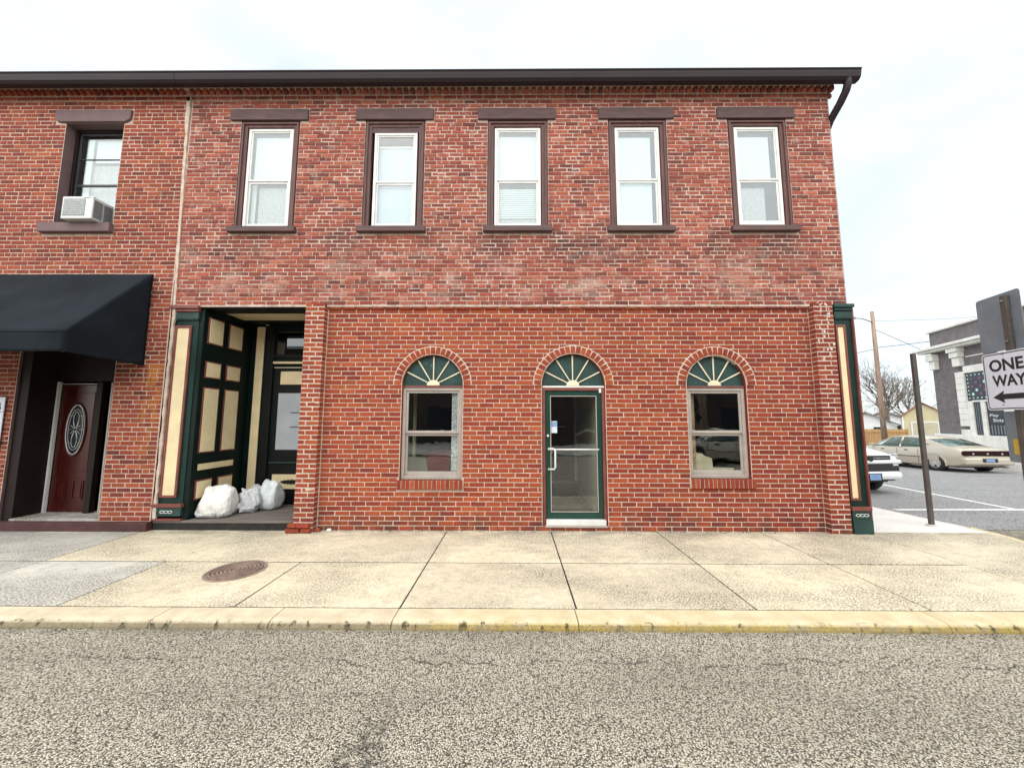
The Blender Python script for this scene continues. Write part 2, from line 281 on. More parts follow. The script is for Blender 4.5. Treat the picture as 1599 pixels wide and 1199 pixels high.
# ------------------------------------------------------------------ mesh helpers
class MB:
    def __init__(s): s.v=[]; s.f=[]; s.sm=[]
    def box(s,x0,x1,y0,y1,z0,z1,skip=''):
        b=len(s.v); s.v+=[(x0,y0,z0),(x1,y0,z0),(x1,y1,z0),(x0,y1,z0),(x0,y0,z1),(x1,y0,z1),(x1,y1,z1),(x0,y1,z1)]
        F=dict(f=(0,1,5,4),r=(1,2,6,5),b=(2,3,7,6),l=(3,0,4,7),t=(4,5,6,7),d=(3,2,1,0))
        for k,q in F.items():
            if k not in skip: s.f.append(tuple(b+i for i in q))
        return s
    def raw(s,v,f): b=len(s.v); s.v+=[tuple(p) for p in v]; s.f+=[tuple(b+i for i in q) for q in f]; return s
    def ext(s,poly,y0,y1):     # polygon in x,z (counter-clockwise seen from -Y) extruded y0..y1
        n=len(poly); s.raw([(x,y0,z) for x,z in poly]+[(x,y1,z) for x,z in poly],[tuple(range(n)),tuple(range(2*n-1,n-1,-1))]+[((i+1)%n,i,n+i,n+(i+1)%n) for i in range(n)]); return s
    def tube(s,pts,r,n=8,caps=True):
        pts=[Vector(p) for p in pts]; b=len(s.v); m=len(pts); rr=r if isinstance(r,(list,tuple)) else [r]*m
        t0=(pts[1]-pts[0]).normalized(); a=t0.orthogonal().normalized()
        for i,p in enumerate(pts):
            t=((pts[min(i+1,m-1)]-pts[max(i-1,0)])).normalized(); a=(a-t*a.dot(t)).normalized(); c=t.cross(a)
            for k in range(n):
                q=2*math.pi*k/n; s.v.append(tuple(p+(a*math.cos(q)+c*math.sin(q))*rr[i]))
        for i in range(m-1):
            for k in range(n): s.f.append((b+i*n+k,b+i*n+(k+1)%n,b+(i+1)*n+(k+1)%n,b+(i+1)*n+k))
        if caps: s.f.append(tuple(b+k for k in range(n-1,-1,-1))); s.f.append(tuple(b+(m-1)*n+k for k in range(n)))
        return s
    def frame(s,x0,x1,z0,z1,t,y0,y1,tb=None,tt=None):   # rectangular ring facing -Y
        tb=t if tb is None else tb; tt=t if tt is None else tt
        s.box(x0,x0+t,y0,y1,z0,z1); s.box(x1-t,x1,y0,y1,z0,z1); s.box(x0+t,x1-t,y0,y1,z0,z0+tb); s.box(x0+t,x1-t,y0,y1,z1-tt,z1); return s
    def build(s,name,mat,parent=None,bevel=0,smooth=False,loc=None,kind=None,label=None):
        me=bpy.data.meshes.new(name); me.from_pydata(s.v,[],s.f); me.materials.append(M[mat] if isinstance(mat,str) else mat); me.update()
        if smooth: me.shade_smooth()
        o=bpy.data.objects.new(name,me); C.objects.link(o)
        if parent: o.parent=parent
        if loc: o.location=loc
        if bevel:
            m=o.modifiers.new('bevel','BEVEL'); m.width=bevel; m.segments=2; m.limit_method='ANGLE'; m.angle_limit=R(40)
        if kind: o['kind']=kind
        if label: o['label']=label
        return o
def bx(name,mat,parent,x0,x1,y0,y1,z0,z1,bevel=.004,**k): return MB().box(x0,x1,y0,y1,z0,z1).build(name,mat,parent,bevel,**k)
def empty(name,label,cat,loc=(0,0,0),rz=0,group=None):
    o=bpy.data.objects.new(name,None); o.empty_display_size=.2; C.objects.link(o); o.location=loc; o.rotation_euler=(0,0,rz)
    o['label']=label; o['category']=cat
    if group: o['group']=group
    return o
def tag(o,label,cat,group=None):
    o['label']=label; o['category']=cat
    if group: o['group']=group
    return o
def struct(o): o['kind']='structure'; return o
def copy_tree(o,parent=None):
    c=o.copy(); C.objects.link(c); c.parent=parent
    for ch in list(o.children): copy_tree(ch,c)
    return c
def sheet(name,mat,poly,holes,y,parent=None,back=None,reveal=None,zsheet=False):
    """flat wall with holes (polygons in x,z) at depth y; reveals run back by `back`"""
    loops=[[Vector((x,z,0)) for x,z in lp] for lp in [poly]+holes]
    tri=tessellate_polygon(loops); fl=[p for lp in loops for p in lp]
    b=MB(); fs=[]
    for t in tri:
        a,c,d=(fl[i] for i in t); n=(c-a).cross(d-a).z
        fs.append(t if n>0 else t[::-1])
    b.raw([(p.x,y,p.y) for p in fl],fs)
    o=b.build(name,mat,parent)
    if back and holes:
        for h in holes:
            r=MB(); n=len(h); r.raw([(x,y,z) for x,z in h]+[(x,y+back,z) for x,z in h],[(i,(i+1)%n,n+(i+1)%n,n+i) for i in range(n)])
            r.build('reveal',reveal or mat,o)
    return o
def arch_poly(cx,hw,z0,zs,Rr,n=20,flare=None):
    p=[(cx-hw,z0),(cx+hw,z0),(cx+hw,zs)]
    for i in range(1,n): a=math.pi*i/n; p.append((cx+hw*math.cos(a),zs+Rr*math.sin(a)))
    p.append((cx-hw,zs)); return p
# ---- individual bricks share a few meshes
def brick_mesh(seed,mat):
    rd=random.Random(seed); e=.5
    def j(a): return rd.uniform(-a,a)
    bvx,bvz=.035,.09
    v=[(-e,1,-e),(e,1,-e),(e,1,e),(-e,1,e),(-e,.12,-e),(e,.12,-e),(e,.12,e),(-e,.12,e)]
    v+=[(-e+bvx+j(.012),0+abs(j(.06)),-e+bvz+j(.03)),(e-bvx+j(.012),abs(j(.06)),-e+bvz+j(.03)),(e-bvx+j(.012),abs(j(.06)),e-bvz+j(.03)),(-e+bvx+j(.012),abs(j(.06)),e-bvz+j(.03))]
    f=[(0,4,7,3),(1,2,6,5),(3,7,6,2),(0,1,5,4)]+[(4,5,9,8),(5,6,10,9),(6,7,11,10),(7,4,8,11),(8,9,10,11)]
    me=bpy.data.meshes.new('brick'); me.from_pydata(v,[],[tuple(q) for q in f]); me.materials.append(M[mat]); return me,v,f
BR={}
def bricks_mesh(mat):
    if mat not in BR: BR[mat]=[brick_mesh(100+i,mat) for i in range(12)]
    return BR[mat]
class BrickSet:
    """collects bricks (cx, yf, cz, w, d, h, rot); the 300 that show largest become single objects"""
    def __init__(s): s.b=[]
    def add(s,parent,mat,cx,yf,cz,w,d,h,rot=0,name='brick'): s.b.append((parent,mat,cx,yf,cz,w,d,h,rot,name))
    def area(s,t):
        _,_,cx,yf,cz,w,d,h,rot,_n=t
        P=[proj((cx+dx*w/2,yf,cz+dz*h/2)) for dx,dz in ((-1,-1),(1,-1),(1,1),(-1,1))]
        if any(p[0]<0 or p[0]>1599 or p[1]<0 or p[1]>1199 for p in P): return 0
        return .5*abs(sum(P[i][0]*P[(i+1)%4][1]-P[(i+1)%4][0]*P[i][1] for i in range(4)))
    def flush(s,keep=300):
        rest={}
        order=sorted(s.b,key=s.area,reverse=True)
        for i,t in enumerate(order):
            parent,mat,cx,yf,cz,w,d,h,rot,name=t; ms=bricks_mesh(mat)
            rd=random.Random(hash((round(cx,3),round(cz,3)))&0xffff); me,v,f=ms[rd.randrange(len(ms))]
            if i<keep and s.area(t)>0:
                o=bpy.data.objects.new(name,me); C.objects.link(o); o.parent=parent; o.location=(cx,yf,cz); o.scale=(w,d,h); o.rotation_euler=(0,-rot,0)
            else:
                mb=rest.setdefault((parent.name,mat),(parent,MB()))[1]; ca,sa=math.cos(rot),math.sin(rot)
                mb.raw([(cx+x*w*ca-z*h*sa, yf+y*d, cz+x*w*sa+z*h*ca) for x,y,z in v],f)
        for (pn,mat),(parent,mb) in rest.items(): mb.build('bricks',mat,parent,kind='stuff')
def lay(bs,parent,mat,x0,x1,z0,z1,course,pitch,joint,yf,d,holes=(),header=0,jit=0.,off=0.,rd=random.Random(3)):
    nrow=max(1,round((z1-z0)/course)); ch=(z1-z0)/nrow
    for r in range(nrow):
        a,b=z0+r*ch,z0+(r+1)*ch; hd=header and r%header==header//2
        p=pitch*.5 if hd else pitch; ph=off+(0 if r%2 else p*.5)+ (rd.uniform(-.03,.03) if jit else 0)
        iv=[(x0,x1)]
        for h in holes:
            e=h(a,b)
            if not e: continue
            nv=[]
            for (u,v_) in iv:
                if e[1]<=u or e[0]>=v_: nv.append((u,v_)); continue
                if e[0]>u: nv.append((u,e[0]))
                if e[1]<v_: nv.append((e[1],v_))
            iv=nv
        for (u,v_) in iv:
            if v_-u<.03: continue
            k0=math.floor((u-ph)/p); cuts=[u]; k=k0+1
            while ph+k*p<v_-1e-6:
                c=ph+k*p+(rd.uniform(-.008,.008)*jit if jit else 0)
                if c-cuts[-1]>.055 and v_-c>.05: cuts.append(c)
                k+=1
            cuts.append(v_)
            for q0,q1 in zip(cuts,cuts[1:]):
                g=joint*(1+.35*jit*rd.uniform(-1,1)); hh=(b-a-joint)*(1+.06*jit*rd.uniform(-1,1))
                wd=q1-q0-g
                if wd<.02: continue
                bs.add(parent,mat,(q0+q1)/2,yf+rd.uniform(-.0015,.0015)*(1+2*jit),(a+b)/2+jit*rd.uniform(-.0025,.0025),wd,d,hh,rot=jit*rd.uniform(-.006,.006))
def rect_hole(x0,x1,z0,z1):
    return lambda a,b:(x0,x1) if (b>z0+.012 and a<z1-.012) else None
def arch_hole(cx,hw,z0,zs,Ro):
    def f(a,b):
        if b<=z0+.01: return None
        if a<zs-.02: return (cx-hw,cx+hw)
        zz=max(0,a*.35+b*.65-zs)
        if zz>=Ro: return None
        h=math.sqrt(Ro*Ro-zz*zz)+.008; return (cx-h,cx+h)
    return f
# ================================================================== GROUND
def zt(x,y): return -.062-.026*max(0,min(y,45))
def ground_sheet(name,mat,x0,x1,ys,dz):
    b=MB(); v=[]; 
    for y in ys: v+=[(x0,y,zt(0,y)+dz),(x1,y,zt(0,y)+dz)]
    b.raw(v,[(2*i,2*i+1,2*i+3,2*i+2) for i in range(len(ys)-1)]); return struct(b.build(name,mat))
ground_sheet('ground','grass',-400,500,[-400,0,5,15,30,45,600],-.02)
ground_sheet('road','road',-60,90,[-11,-5,-.5,0.4],0)
ground_sheet('cross_street','road2',7.0,19.6,[.4,5,15,30,44],.004)
ground_sheet('far_sidewalk','walk_old',19.6,24.6,[2,5,15,25],.12)
MB().box(19.45,19.6,2,25,-.9,.02).build('far_kerb','walk_new',kind='structure')
# near sidewalk : slabs and kerb stones
sw=struct(ground_sheet('sidewalk','m_low',-14,5.12,[-2.262,0.2],.057)); sw.data.materials[0]=M['blackwood']
def slab(x0,x1,y0,y1,mat='walk',poly=None,par=None,zf=None,seed=0):
    g=.0075; ga=.014 if abs(y0+1.21)<.01 else g; gb=.014 if abs(y1+1.21)<.01 else g; P=poly or [(x0+g,y0+ga),(x1-g,y0+ga),(x1-g,y1-gb),(x0+g,y1-gb)]
    n=len(P); rd=random.Random(int(x0*100)+int(y0*77)+seed); dz=rd.uniform(-.001,.0015)
    Z=(lambda x,y:zf(x,y)+dz) if zf else (lambda x,y:dz)
    MB().raw([(x,y,Z(x,y)-.05) for x,y in P]+[(x,y,Z(x,y)) for x,y in P],[tuple(range(n-1,-1,-1)),tuple(range(n,2*n))]+[(i,(i+1)%n,n+(i+1)%n,n+i) for i in range(n)]).build('paving_slab',mat,par or sw,.006)
for i,(a,b_) in enumerate(zip([-13.5,-11.5,-10,-8.5,-7.0],[-11.5,-10,-8.5,-7.0,-5.47])): slab(a,b_,-1.21,-.0,'walk_old'); slab(a,b_,-2.24,-1.21,'walk_old')
slab(-5.47,-4.03,-2.24,-1.21,'walk_old'); slab(-4.03,-2.46,-2.24,-1.21); slab(-2.46,-1.0,-2.24,-1.21)
slab(-5.47,-1.0,-1.21,.0)
xs=[-1.0,.54,2.1,3.61,5.14]
for a,b_ in zip(xs,xs[1:]): slab(a,b_,-1.21,.02); slab(a,b_,-2.24,-1.21)
corner=[(7.0,.3),(6.97,-.15),(6.72,-.72),(6.3,-1.22),(5.72,-1.72),(5.14,-2.06),(4.6,-2.24)]
slab(5.14,6.5,0,0,poly=[(5.146,-1.204),(6.3,-1.22),(6.72,-.72),(6.97,-.15),(7.0,.02),(5.146,.02)])
slab(5.14,6.5,1,0,poly=[(5.146,-2.05),(5.72,-1.72),(6.29,-1.228),(5.146,-1.216)])
zs_=lambda x,y:-.026*max(0,y)
for y0,y1 in ((.02,1.6),(1.6,3.2),(3.2,4.8),(4.8,6.4),(6.4,8.0),(8.0,11),(11,14)):
    slab(5.2,7.0,y0,y1,'walk_new',poly=[(5.186,y0+.006),(6.995,y0+.006),(6.995,y1-.006),(5.186,y1-.006)],zf=zs_)
kb=bpy.data.objects.new('kerb',None); C.objects.link(kb); kb['kind']='structure'
def kerb_stone(P,Q,nx,ny,mat='kerb',wd=.21,zf=None):
    # profile across : inner -> outer face, rounded nose
    prof=[(0,-.1),(0,0),(wd-.05,0),(wd-.015,-.006),(wd+.004,-.02),(wd+.012,-.045),(wd+.016,-.1)]
    v=[];m=len(prof); L_=math.dist(P,Q); ns=max(1,int(L_/.12))
    for i in range(ns+1):
        t=i/ns; X=P[0]+(Q[0]-P[0])*t; Y=P[1]+(Q[1]-P[1])*t
        for k,(o_,z) in enumerate(prof):
            jz=noise.noise(Vector((X*6,Y*6,k)))*.002 if k>=3 else 0
            v.append((X+nx*(o_+jz),Y+ny*(o_+jz),z+jz+(zf(X,Y) if zf else 0)))
    f=[(i*m+k,i*m+k+1,(i+1)*m+k+1,(i+1)*m+k) for i in range(ns) for k in range(m-1)]+[tuple(range(m)),tuple(ns*m+k for k in range(m-1,-1,-1))]
    MB().raw(v,f).build('kerb_stone',mat,kb,smooth=False)
kx=[-13.5,-10.5,-7.6,-5.2,-2.98,-2.0,-1.0,.52,3.5,4.6]
for a,b_ in zip(kx,kx[1:]): kerb_stone((a+.004,-2.252),(b_-.004,-2.252),0,-1)
cr2=corner[::-1]
for p,q in zip(cr2,cr2[1:]):
    d=Vector((q[0]-p[0],q[1]-p[1])).normalized(); kerb_stone(p,q,d.y,-d.x,wd=.12)
kerb_stone((7.0,.3),(7.0,14),1,0,'walk_new',wd=.1,zf=zs_)
# road markings on the cross street
def line(p,q,wd):
    d=Vector((q[0]-p[0],q[1]-p[1])).normalized()*wd/2; n=(-d.y,d.x)
    P=[(p[0]-n[0],p[1]-n[1]),(p[0]+n[0],p[1]+n[1]),(q[0]+n[0],q[1]+n[1]),(q[0]-n[0],q[1]-n[1])]
    struct(MB().raw([(x,y,zt(x,y)+.009) for x,y in P],[(0,3,2,1)]).build('road_marking','line'))
line((9.95,1.95),(10.75,5.6),.12); line((7.5,1.86),(14.5,1.98),.12)
# pebbles and debris at the wall foot and in the gutter
db=MB(); rd=random.Random(11)
for i in range(300):
    if i%3: x,y,z,s_=rd.uniform(-3,5.1),-abs(rd.gauss(0,.035))-.005,.0,rd.uniform(.003,.009)
    else: x,y,z,s_=rd.uniform(-6,5),-2.475-abs(rd.gauss(0,.03)),-.062,rd.uniform(.003,.008)
    db.raw([(x+s_*a*rd.uniform(.6,1.3),y+s_*b*rd.uniform(.6,1.3),z+s_*c) for a,b,c in ((-1,-1,0),(1,-1,0),(1,1,0),(-1,1,0),(0,0,1.1))],[(0,1,4),(1,2,4),(2,3,4),(3,0,4)])
tag(db.build('debris','blackwood',kind='stuff'),'small grit and leaf crumbs along the wall foot and kerb','debris')
# manhole
mh=empty('manhole_cover','round rusty iron manhole cover set in the sidewalk slab','manhole cover',(-3.02,-1.475,.001))
def disc(cx,cy,r0,r1,z0,z1,n=40):
    b=MB(); v=[]
    for k in range(n):
        a=2*math.pi*k/n; c,s_=math.cos(a),math.sin(a); v+=[(cx+r0*c,cy+r0*s_,z0),(cx+r0*c,cy+r0*s_,z1),(cx+r1*c,cy+r1*s_,z1),(cx+r1*c,cy+r1*s_,z0)]
    f=[]
    for k in range(n):
        a=4*k; c=4*((k+1)%n); f+=[(a+1,a+2,c+2,c+1),(a+2,a+3,c+3,c+2),(a,a+1,c+1,c)]
    return b.raw(v,f)
MB().tube([(0,0,-.03),(0,0,.004)],.255,40).build('cover','irondk',mh)
rim=disc(0,0,.262,.285,-.01,.008); rim.build('rim','iron',mh)
rg=MB()
for r_ in (.03,.065,.10,.135,.17,.205,.24): 
    d_=disc(0,0,r_-.009,r_+.004,.002,.016,32); rg.raw(d_.v,d_.f)
rg.build('raised_rings','iron',mh)
# ================================================================== MAIN BUILDING
bld=empty('brick_building','two storey red brick corner building with three arched ground floor openings','building',(0,0,0))
UY=-.04
wl=[(-4.54,-3.56,1),(-2.47,-1.48,2),(-.45,.54,3),(1.53,2.49,4),(3.49,4.45,5)]
lint=[(-4.71,-3.42),(-2.63,-1.34),(-.61,.67),(1.38,2.61),(3.32,4.58)]
ZU0,ZU1=4.70,6.56
upw=sheet('upper_wall','m_up',[(-5.40,3.40),(5.17,3.40),(5.17,7.2),(-5.40,7.2)],[[(a,ZU0-.05),(b_,ZU0-.05),(b_,ZU1+.02),(a,ZU1+.02)] for a,b_,_ in wl],UY+.007,bld,.22,'b_up')
infill=sheet('lower_wall','m_low',[(-2.96,-.02),(4.60,-.02),(4.60,3.40),(-2.96,3.40)],[arch_poly(-1.27,.47,.735,2.17,.475),arch_poly(.905,.487,.07,2.17,.49),arch_poly(3.10,.455,.765,2.17,.475)],.007,bld,.16,'b_low')
bs=BrickSet()
hl=[rect_hole(a,b_,ZU0-.09,ZU1) for a,b_,_ in wl]+[rect_hole(a,b_,6.56,6.765) for a,b_ in lint]+[rect_hole(a-.06,b_+.06,4.61,4.71) for a,b_,_ in wl]
lay(bs,upw,'b_up',-5.385,5.165,3.43,6.93,.0679,.211,.0122,UY,.05,hl,header=8,jit=1)
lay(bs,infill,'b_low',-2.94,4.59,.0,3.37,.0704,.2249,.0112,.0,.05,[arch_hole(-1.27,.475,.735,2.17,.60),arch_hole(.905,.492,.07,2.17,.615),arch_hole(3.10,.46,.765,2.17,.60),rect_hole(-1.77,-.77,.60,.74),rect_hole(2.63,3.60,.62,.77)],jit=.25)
# string course over the infill
for k in range(34): bs.add(infill,'b_low',-2.94+.2215*k+.11,-.028,3.395,.205,.1,.056)
# piers
for nm,a,b_ in (('left_pier',-3.25,-2.945),('right_pier',4.59,4.89)):
    p=bx('brick_pier','m_low',bld,a+.008,b_-.008,-.102,.02,-.02,3.42,0)
    z=0; r=0
    while z<3.40:
        cuts=[a,a+.2,b_] if r%2 else [a,a+.105,b_]
        for q0,q1 in zip(cuts,cuts[1:]): bs.add(p,'b_low',(q0+q1)/2,-.11+random.uniform(-.002,.002),z+.0352,q1-q0-.012,.128,.058)
        z+=.0704; r+=1
# broken foot of the left pier
for x,y,z,w_,h_ in ((-3.22,-.17,.03,.2,.055),(-3.03,-.165,.032,.14,.055),(-3.24,-.155,.1,.12,.05),(-3.08,-.16,.098,.19,.05)): bs.add(bld,'b_low',x,y,z,w_,.12,h_)
bs.flush(300)
# arches and sills, every brick a part
for cx,Ri,Ro in ((-1.27,.475,.602),(.905,.49,.617),(3.10,.462,.602)):
    n=21; rm=(Ri+Ro)/2
    for i in range(n):
        a=math.pi*(i+.5)/n; me=bricks_mesh('b_low')[i%12][0]
        o=bpy.data.objects.new('arch_brick',me); C.objects.link(o); o.parent=infill
        o.location=(cx+rm*math.cos(a),-.016,2.17+rm*math.sin(a)); o.scale=(math.pi*rm/n-.010,.12,Ro-Ri-.004); o.rotation_euler=(0,math.pi/2-a,0)
    mo=MB(); v=[];f=[]
    for i in range(25):
        a=math.pi*i/24; v+=[(cx+(Ri+.002)*math.cos(a),-.009,2.17+(Ri+.002)*math.sin(a)),(cx+(Ro+.004)*math.cos(a),-.009,2.17+(Ro+.004)*math.sin(a)),(cx+(Ro+.004)*math.cos(a),.02,2.17+(Ro+.004)*math.sin(a)),(cx+(Ri+.002)*math.cos(a),.12,2.17+(Ri+.002)*math.sin(a))]
    for i in range(24): f+=[(4*i,4*i+1,4*i+5,4*i+4),(4*i+1,4*i+2,4*i+6,4*i+5),(4*i+3,4*i,4*i+4,4*i+7)]
    mo.raw(v,f).build('arch_mortar','m_low',infill)
for x0,x1,z0,z1 in ((-1.765,-.775,.60,.735),(2.635,3.60,.625,.765)):
    n=15; p=(x1-x0)/n
    bx('sill_bed','m_low',infill,x0+.004,x1-.004,-.028,.05,z0+.006,z1-.006,0)
    for i in range(n):
        o=bpy.data.objects.new('sill_brick',bricks_mesh('b_low')[(i*5)%12][0]); C.objects.link(o); o.parent=infill
        o.location=(x0+p*(i+.5),-.042,(z0+z1)/2); o.scale=(z1-z0,.1,p-.010); o.rotation_euler=(0,math.pi/2,0)
# side wall, back and roof of the building
def texbrick(name,c1,c2,mo):
    b=NB(name); x,y,z=b.xyz(); cb=b.n('ShaderNodeCombineXYZ'); b.l(b.math('ADD',y,x),cb.inputs[0]); b.l(z,cb.inputs[1])
    t=b.n('ShaderNodeTexBrick'); t.inputs['Scale'].default_value=1; t.inputs['Brick Width'].default_value=.215; t.inputs['Row Height'].default_value=.07; t.inputs['Mortar Size'].default_value=.012
    for k,c in (('Color1',c1),('Color2',c2),('Mortar',mo)): t.inputs[k].default_value=(*c,1)
    b.l(cb.outputs[0],t.inputs[0]); return b.fin(t.outputs[0],.85,t.outputs[1],-.5,.006)
M['texbr']=texbrick('side_brick',(.33,.07,.04),(.22,.05,.04),(.6,.5,.43))
mb=MB(); mb.raw([(5.172,-.035,-.6),(5.172,12,-.6),(5.172,12,7.2),(5.172,-.035,7.2)],[(0,1,2,3)]); mb.raw([(5.172,12,-.6),(-14,12,-.6),(-14,12,7.2),(5.172,12,7.2)],[(0,1,2,3)])
mb.build('side_wall','texbr',bld)
bx('roof_deck','roofgrey',bld,-5.38,5.3,-.2,12.1,7.205,7.26,0)
# cornice : corbel courses, dentils, soffit, gutter
cor=MB()
def corn(x0,x1,root,mat,mort):
    b=MB(); rd=random.Random(5)
    m=MB()
    m.box(x0,x1,UY-.012,UY+.03,6.93,7.0); m.box(x0,x1,UY-.03,UY+.03,7.0,7.07); m.box(x0,x1,UY-.10,UY+.03,7.07,7.2)
    cr_=m.build('cornice',mort,root)
    _,v,f=bricks_mesh(mat)[0]
    x=x0
    while x<x1-.1:
        for (yf,zc,h) in ((UY-.022,6.965,.056),):
            b.raw([(x+.11+a*.205,yf+c*.05,zc+d*h) for a,c,d in v],f)
        for k in (0,1): b.raw([(x+.055+k*.11+a*.062,UY-.095+c*.09,7.045+d*.082) for a,c,d in v],f)
        b.raw([(x+.11+a*.205,UY-.115+c*.05,7.135+d*.056) for a,c,d in v],f)
        x+=.2215
    b.build('cornice_bricks',mat,cr_,kind='stuff')
corn(-5.40,5.16,bld,'b_up','m_up')
bx('soffit','gutter',bld,-5.40,5.40,-.25,-.05,7.17,7.20,.003)
g_=MB()
prof=[(-.20,7.19),(-.20,7.02),(-.24,6.985),(-.31,6.985),(-.345,7.02),(-.36,7.09),(-.36,7.115),(-.375,7.13),(-.375,7.145),(-.355,7.145),(-.345,7.115),(-.33,7.03),(-.22,7.02)]
def gut(x0,x1,root):
    n=len(prof); b=MB(); b.raw([(x0,y,z) for y,z in prof]+[(x1,y,z) for y,z in prof],[(i,(i+1)%n,n+(i+1)%n,n+i)[::-1] for i in range(n)]+[tuple(range(n)),tuple(range(2*n-1,n-1,-1))])
    return b.build('gutter','gutter',root,.003)
gut(-5.42,5.44,bld)
# downspout from the gutter back to the side wall
MB().tube([(5.27,-.29,7.04),(5.27,-.29,6.93),(5.26,-.26,6.84),(5.24,-.17,6.72),(5.215,-.08,6.62),(5.205,.0,6.54),(5.20,.06,6.42),(5.20,.07,.3)],[.055,.055,.055,.055,.055,.053,.045,.045],14).build('downspout','gutter',bld,smooth=True)
bx('lintel_cable','white',bld,-.01,.0,-.06,-.05,7.0,7.02,0) if False else None
# upper windows
def upper_window(a,b_,la,lb,i):
    root=MB().frame(a,b_,ZU0,ZU1,.105,UY+.018,UY+.09,tb=.03,tt=.10).build('window','brown',bld,.006)
    MB().frame(a+.02,b_-.02,ZU0+.01,ZU1-.02,.03,UY-.003,UY+.017,tb=.001,tt=.03).build('casing_moulding','brown',root,.004)
    MB().box(la,lb,UY-.03,UY+.07,6.565,6.76).build('lintel','brown_h',root,.008)
    MB().box(a-.055,b_+.055,UY-.075,UY+.1,4.61,4.697).build('sill','brown_h',root,.006)
    s0,s1=a+.118,b_-.118
    if i==2: s0,s1=a+.15,b_-.135
    zt_=ZU1-(.11 if i!=2 else .19); zb=ZU0+.02 if i!=5 else ZU0+.055
    if i==2: bx('head_panel','brown_h',root,a+.1,b_-.1,UY+.03,UY+.08,6.37,6.47)
    if i==5: bx('sub_sill','brown_h',root,a+.1,b_-.1,UY+.02,UY+.08,4.725,4.752)
    y=UY+.035; zm=5.53 if i!=2 else 5.5
    MB().frame(s0,s1,zb,zt_,.042,y,y+.05).build('storm_frame','white',root,.003)
    MB().frame(s0+.043,s1-.043,zm,zt_-.043,.024,y+.012,y+.03,tb=.03).build('upper_sash','white',root,.002)
    MB().frame(s0+.043,s1-.043,zb+.043,zm-.005,.03,y+.026,y+.044,tb=.04).build('lower_sash','white',root,.002)
    MB().box(s0+.068,s1-.068,y+.02,y+.023,zm+.03,zt_-.068).build('upper_pane','glass',root)
    MB().box(s0+.074,s1-.074,y+.034,y+.037,zb+.084,zm-.036).build('lower_pane','glass',root)
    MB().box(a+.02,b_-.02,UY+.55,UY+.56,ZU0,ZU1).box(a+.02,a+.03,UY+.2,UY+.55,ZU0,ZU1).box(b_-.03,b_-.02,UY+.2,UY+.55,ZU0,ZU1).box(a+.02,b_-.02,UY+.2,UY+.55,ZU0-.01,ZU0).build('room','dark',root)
    yb=y+.075
    if i==1: 
        bx('blind','blind',root,s0+.08,s1-.06,yb,yb+.004,zm+.05,zt_-.1,0); bx('curtain','lace',root,s0+.17,s1-.07,yb+.03,yb+.034,zb+.08,zm-.06,0); bx('side_curtain','blind',root,s0+.05,s0+.12,yb+.03,yb+.034,zb+.08,zm,0)
    elif i==2: bx('blind','skyrefl',root,s0+.05,s1-.05,yb+.01,yb+.014,zb+.05,zt_-.2,0,label='pale blue sheet filling the window, standing for reflected sky'); bx('blind_rail','white',root,s0+.05,s1-.05,yb-.006,yb+.008,zt_-.22,zt_-.19)  # pale blue sheet paints the sky reflection of this window
    elif i==3:
        bx('blind','blind',root,s0+.06,s1-.06,yb,yb+.004,zm,zt_-.1,0); bx('curtain','lace',root,s0+.06,s1-.06,yb+.03,yb+.034,zb+.05,zm-.1,0)
        for k in range(14): bx('slat','blind',root,s0+.06,s1-.06,yb+.01,yb+.016,zb+.2+k*.037,zb+.225+k*.037,0)
    elif i==4: bx('blind','blind',root,s0+.06,s1-.12,yb,yb+.004,zb+.03,zt_-.12,0)
    else:
        bx('blind','blind',root,s0+.06,s1-.12,yb,yb+.004,zm,zt_-.12,0); bx('curtain','lace',root,s0+.06,s1-.22,yb+.03,yb+.034,zb+.07,zm-.08,0)
for (a,b_,i),(la,lb) in zip(wl,lint): upper_window(a,b_,la,lb,i)
# arched windows
def fan(root,cx,hw,zb,Rr,y):
    P=[(cx-hw,zb),(cx+hw,zb)]+[(cx+hw*math.cos(math.pi*k/24),max(zb+.001,2.17+Rr*math.sin(math.pi*k/24))) for k in range(1,24)]
    if zb<2.169: P=[(cx-hw,zb),(cx+hw,zb),(cx+hw,2.17)]+[(cx+hw*math.cos(math.pi*k/24),2.17+Rr*math.sin(math.pi*k/24)) for k in range(1,24)]+[(cx-hw,2.17)]
    fl=MB().ext(P,y,y+.03).build('fanlight','green2',root)
    for d in (27,58,90,122,153):
        a=R(d); c,s_=math.cos(a),math.sin(a); r0,r1=.09,Rr-.012; w0,w1=.007,.0115
        zb_=zb+.005
        MB().ext([(cx+r0*c+w0*s_,zb_+r0*s_-w0*c),(cx+r1*c+w1*s_,zb_+r1*s_-w1*c),(cx+r1*c-w1*s_,zb_+r1*s_+w1*c),(cx+r0*c-w0*s_,zb_+r0*s_+w0*c)],y-.016,y-.001).build('ray','palecream',fl,.003)
    MB().ext([(cx-.10,zb+.004),(cx+.10,zb+.004)]+[(cx+.10*math.cos(math.pi*k/12),zb+.005+.085*math.sin(math.pi*k/12)) for k in range(1,12)],y-.024,y-.002).build('hub','palecream',fl,.003)
    return fl
